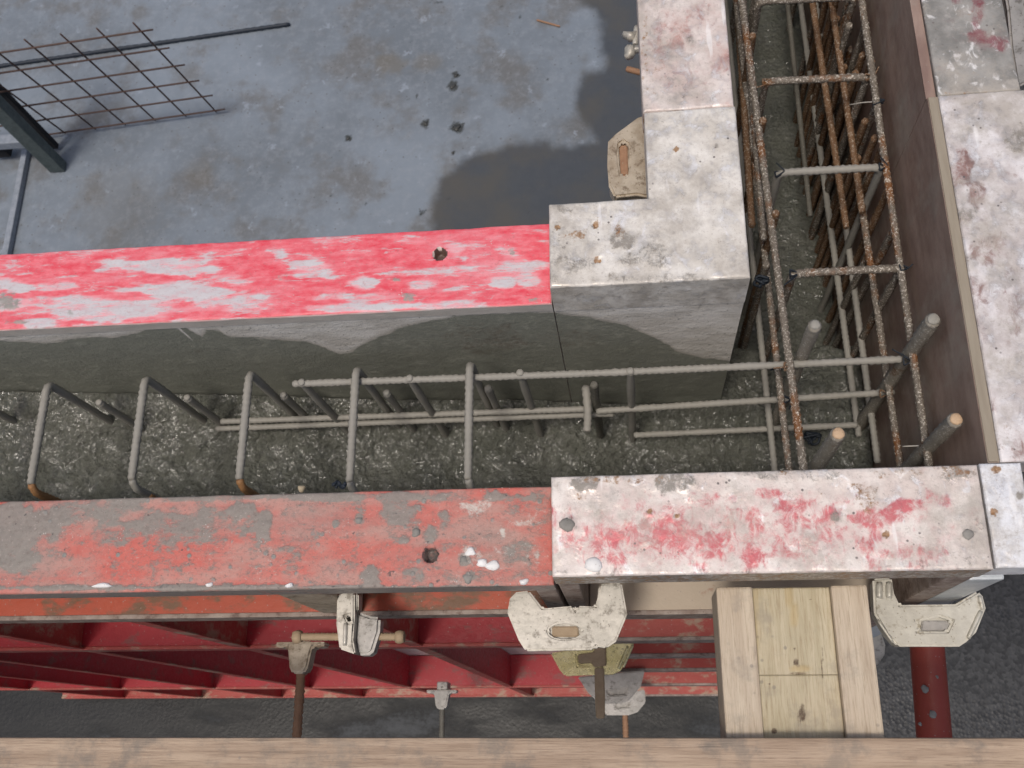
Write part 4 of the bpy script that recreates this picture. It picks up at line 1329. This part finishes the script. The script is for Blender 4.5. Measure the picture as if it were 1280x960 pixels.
# ================================================================== TIMBER AND PLANK
zt = -.02
t = empty('timber_beam', (.187, -.05, zt), 'yellow timber beam with pale side flanges laid between the form and the plank', 'timber beam')
y0, y1 = -.34, .1735
x0, xa, xb, x1 = .0985, .1405, .2415, .2705
xa, xb = .1405, .2300
x1 = .2710
box('flange', (x0, y0, zt - .08), (xa, y1, zt), WOOD_P, t, .003)
box('flange', (xb, y0, zt - .08), (x1, y1, zt + .0006), WOOD_P, t, .003)
knots = [(1003, 888, 6, 13, 2, 1), (1001, 884, 10, 22, 2, .35), (998, 842, 12, 1.6, 2, .8), (1028, 835, 1.6, 34, 2, .8), (995, 827, 4, 5, 2, 1), (993, 811, 3, 3, 2, .9), (967, 914, 5, 5, 2, 1), (1013, 749, 2.4, 2.4, 2, .9), (962, 855, 2, 2, 2, .9), (992, 770, 7, 18, 1, .9), (987, 745, 5, 20, 1, .8), (1003, 795, 6, 8, 2, .3), (1050, 790, 6, 60, 1, .7), (945, 780, 4, 60, 1, .5), (1000, 836, 12, 4, 1, 1)]
ym = at(1000, 844, zt - .014).y
for ya, yb, dz in ((ym + .0002, y1 - .001, 0), (y0 + .001, ym - .0002, .0008)):
    rail('web', edged(xa + .0006, xb - .0006, .0022), edged(ya, yb, .0022), zt - .007 - dz, .030, WOOD_Y, t, knots, side=(0, 0, .3), rough=.0003, seed=91, rnd=.0012)

zt = .004
pl = box('scaffold_plank', (-3.2, -.285, zt - .0225), (3.2, .0060, zt), WOOD_PLANK, None, .004)
tag(pl, 'weathered brown wooden plank along the bottom edge of the picture', 'plank')

# red pipe
t = empty('steel_pipe', (.50, .19, -.7), 'red oxide steel pipe with cement spots running out under the right clamp', 'pipe')
a, c = at(1158, 800, -.70), at(1168, 925, -.70)
d = (c - a).normalized()
bar('tube', [a - d * .05, c + d * .9], .0290, PIPE, t, False, seg=28, step_=.05)
for i, (px, py, rx) in enumerate(((1156, 861, .006), (1167, 893, .008), (1171, 846, .003), (1150, 905, .003))):
    p = at(px, py, -.673)
    blob('cement_spot', (p.x, p.y, -.673), rx, rx * 1.1, .003, MORTAR_GREY, t, 40 + i, .25)

# ================================================================== SLAB: MESH, ROD, STAND, BITS
mo = Vector((-1.869, 2.807, -2.612))
A = Vector((.99664, .0819, 0)).normalized()
B = Vector((.0166, -.1913, .98139)).normalized()
N = A.cross(B)
t = empty('wire_mesh', mo, 'brown welded wire mesh sheet standing on the slab', 'wire mesh')
for j in range(6):
    c = mo + B * (.15 * j) + N * .004
    bar('wire', [c - A * 1.9, c + A * .055], .0042, WIRE_RUST, t, False, seg=7, step_=.1)
for i in range(13):
    c = mo - A * (.15 * i) - N * .004
    bar('wire', [c - B * .03, c + B * (.75 + .055)], .0042, WIRE_RUST, t, False, seg=7, step_=.1)
a, c = at(362, 30, ZF + .012), at(-60, 91, ZF + .012)
tag(bar('steel_rod', [a, c + (c - a) * .4], .0090, ROD, None, True, seg=8, step_=.02), 'long dark steel rod lying on the slab behind the wire mesh', 'steel rod')
a, c = at(671, 25, ZF + .006), at(700, 33, ZF + .006)
tag(bar('nail', [a, c], .0045, RUST, None, False), 'lone rusty nail lying on the dry slab', 'nail')

# steel stand at the left
f = at(76, 208, ZF)
t = empty('steel_stand', (f.x, f.y, ZF), 'green grey steel stand with a pale foot tube at the left edge', 'steel stand')
box('post', (f.x - .045, f.y - .035, ZF + .004), (f.x + .030, f.y + .018, ZF + 1.5), STEEL_GREEN, t, .004)
g = at(70, 184, ZF + .02)
box('rail', (g.x - .012, g.y - .012, ZF + .02), (g.x + .014, g.y + .016, ZF + 1.5), DARK, t, .004)
p = at(28, 192, ZF + .03)
q = at(3, 322, ZF + .03)
box('foot_tube', (q.x - .005, q.y - .5, ZF + .002), (p.x + .025, p.y + .02, ZF + .036), STEEL_PALE, t, .005)
h = at(34, 176, ZF + .16)
box('cross_tube', (h.x - 1.0, h.y - .02, ZF + .13), (f.x - .046, h.y + .03, ZF + .18), STEEL_PALE, t, .005)
h2 = at(4, 187, ZF + .06)
box('tube_mouth_shade', (h2.x - .05, h2.y - .025, ZF + .03), (h2.x + .028, h2.y + .025, ZF + .08), DARK, t, .006)  # solid near-black block stands for the shade inside the open tube end

# crumbs on the slab
CR = 'dark crumbs on the slab'
for i, (px, py, s_) in enumerate(((571, 160, .016), (566, 108, .012), (570, 94, .009), (532, 155, .011), (435, 173, .008), (566, 191, .007))):
    p = at(px, py, ZF)
    lab = ['largest dark lump on the slab, left of the wet patch', 'dark elongated lump higher up on the slab', 'small dark lump just beyond the elongated one', 'dark lump left of the largest one', 'lone dark lump in the middle of the dry slab', 'tiny dark crumb just above the wet patch'][i]
    tag(blob('mortar_crumb', (p.x, p.y, ZF + s_ * .2), s_, s_, s_ * .4, CRUMB, None, 60 + i, .4), lab, 'crumb', CR)
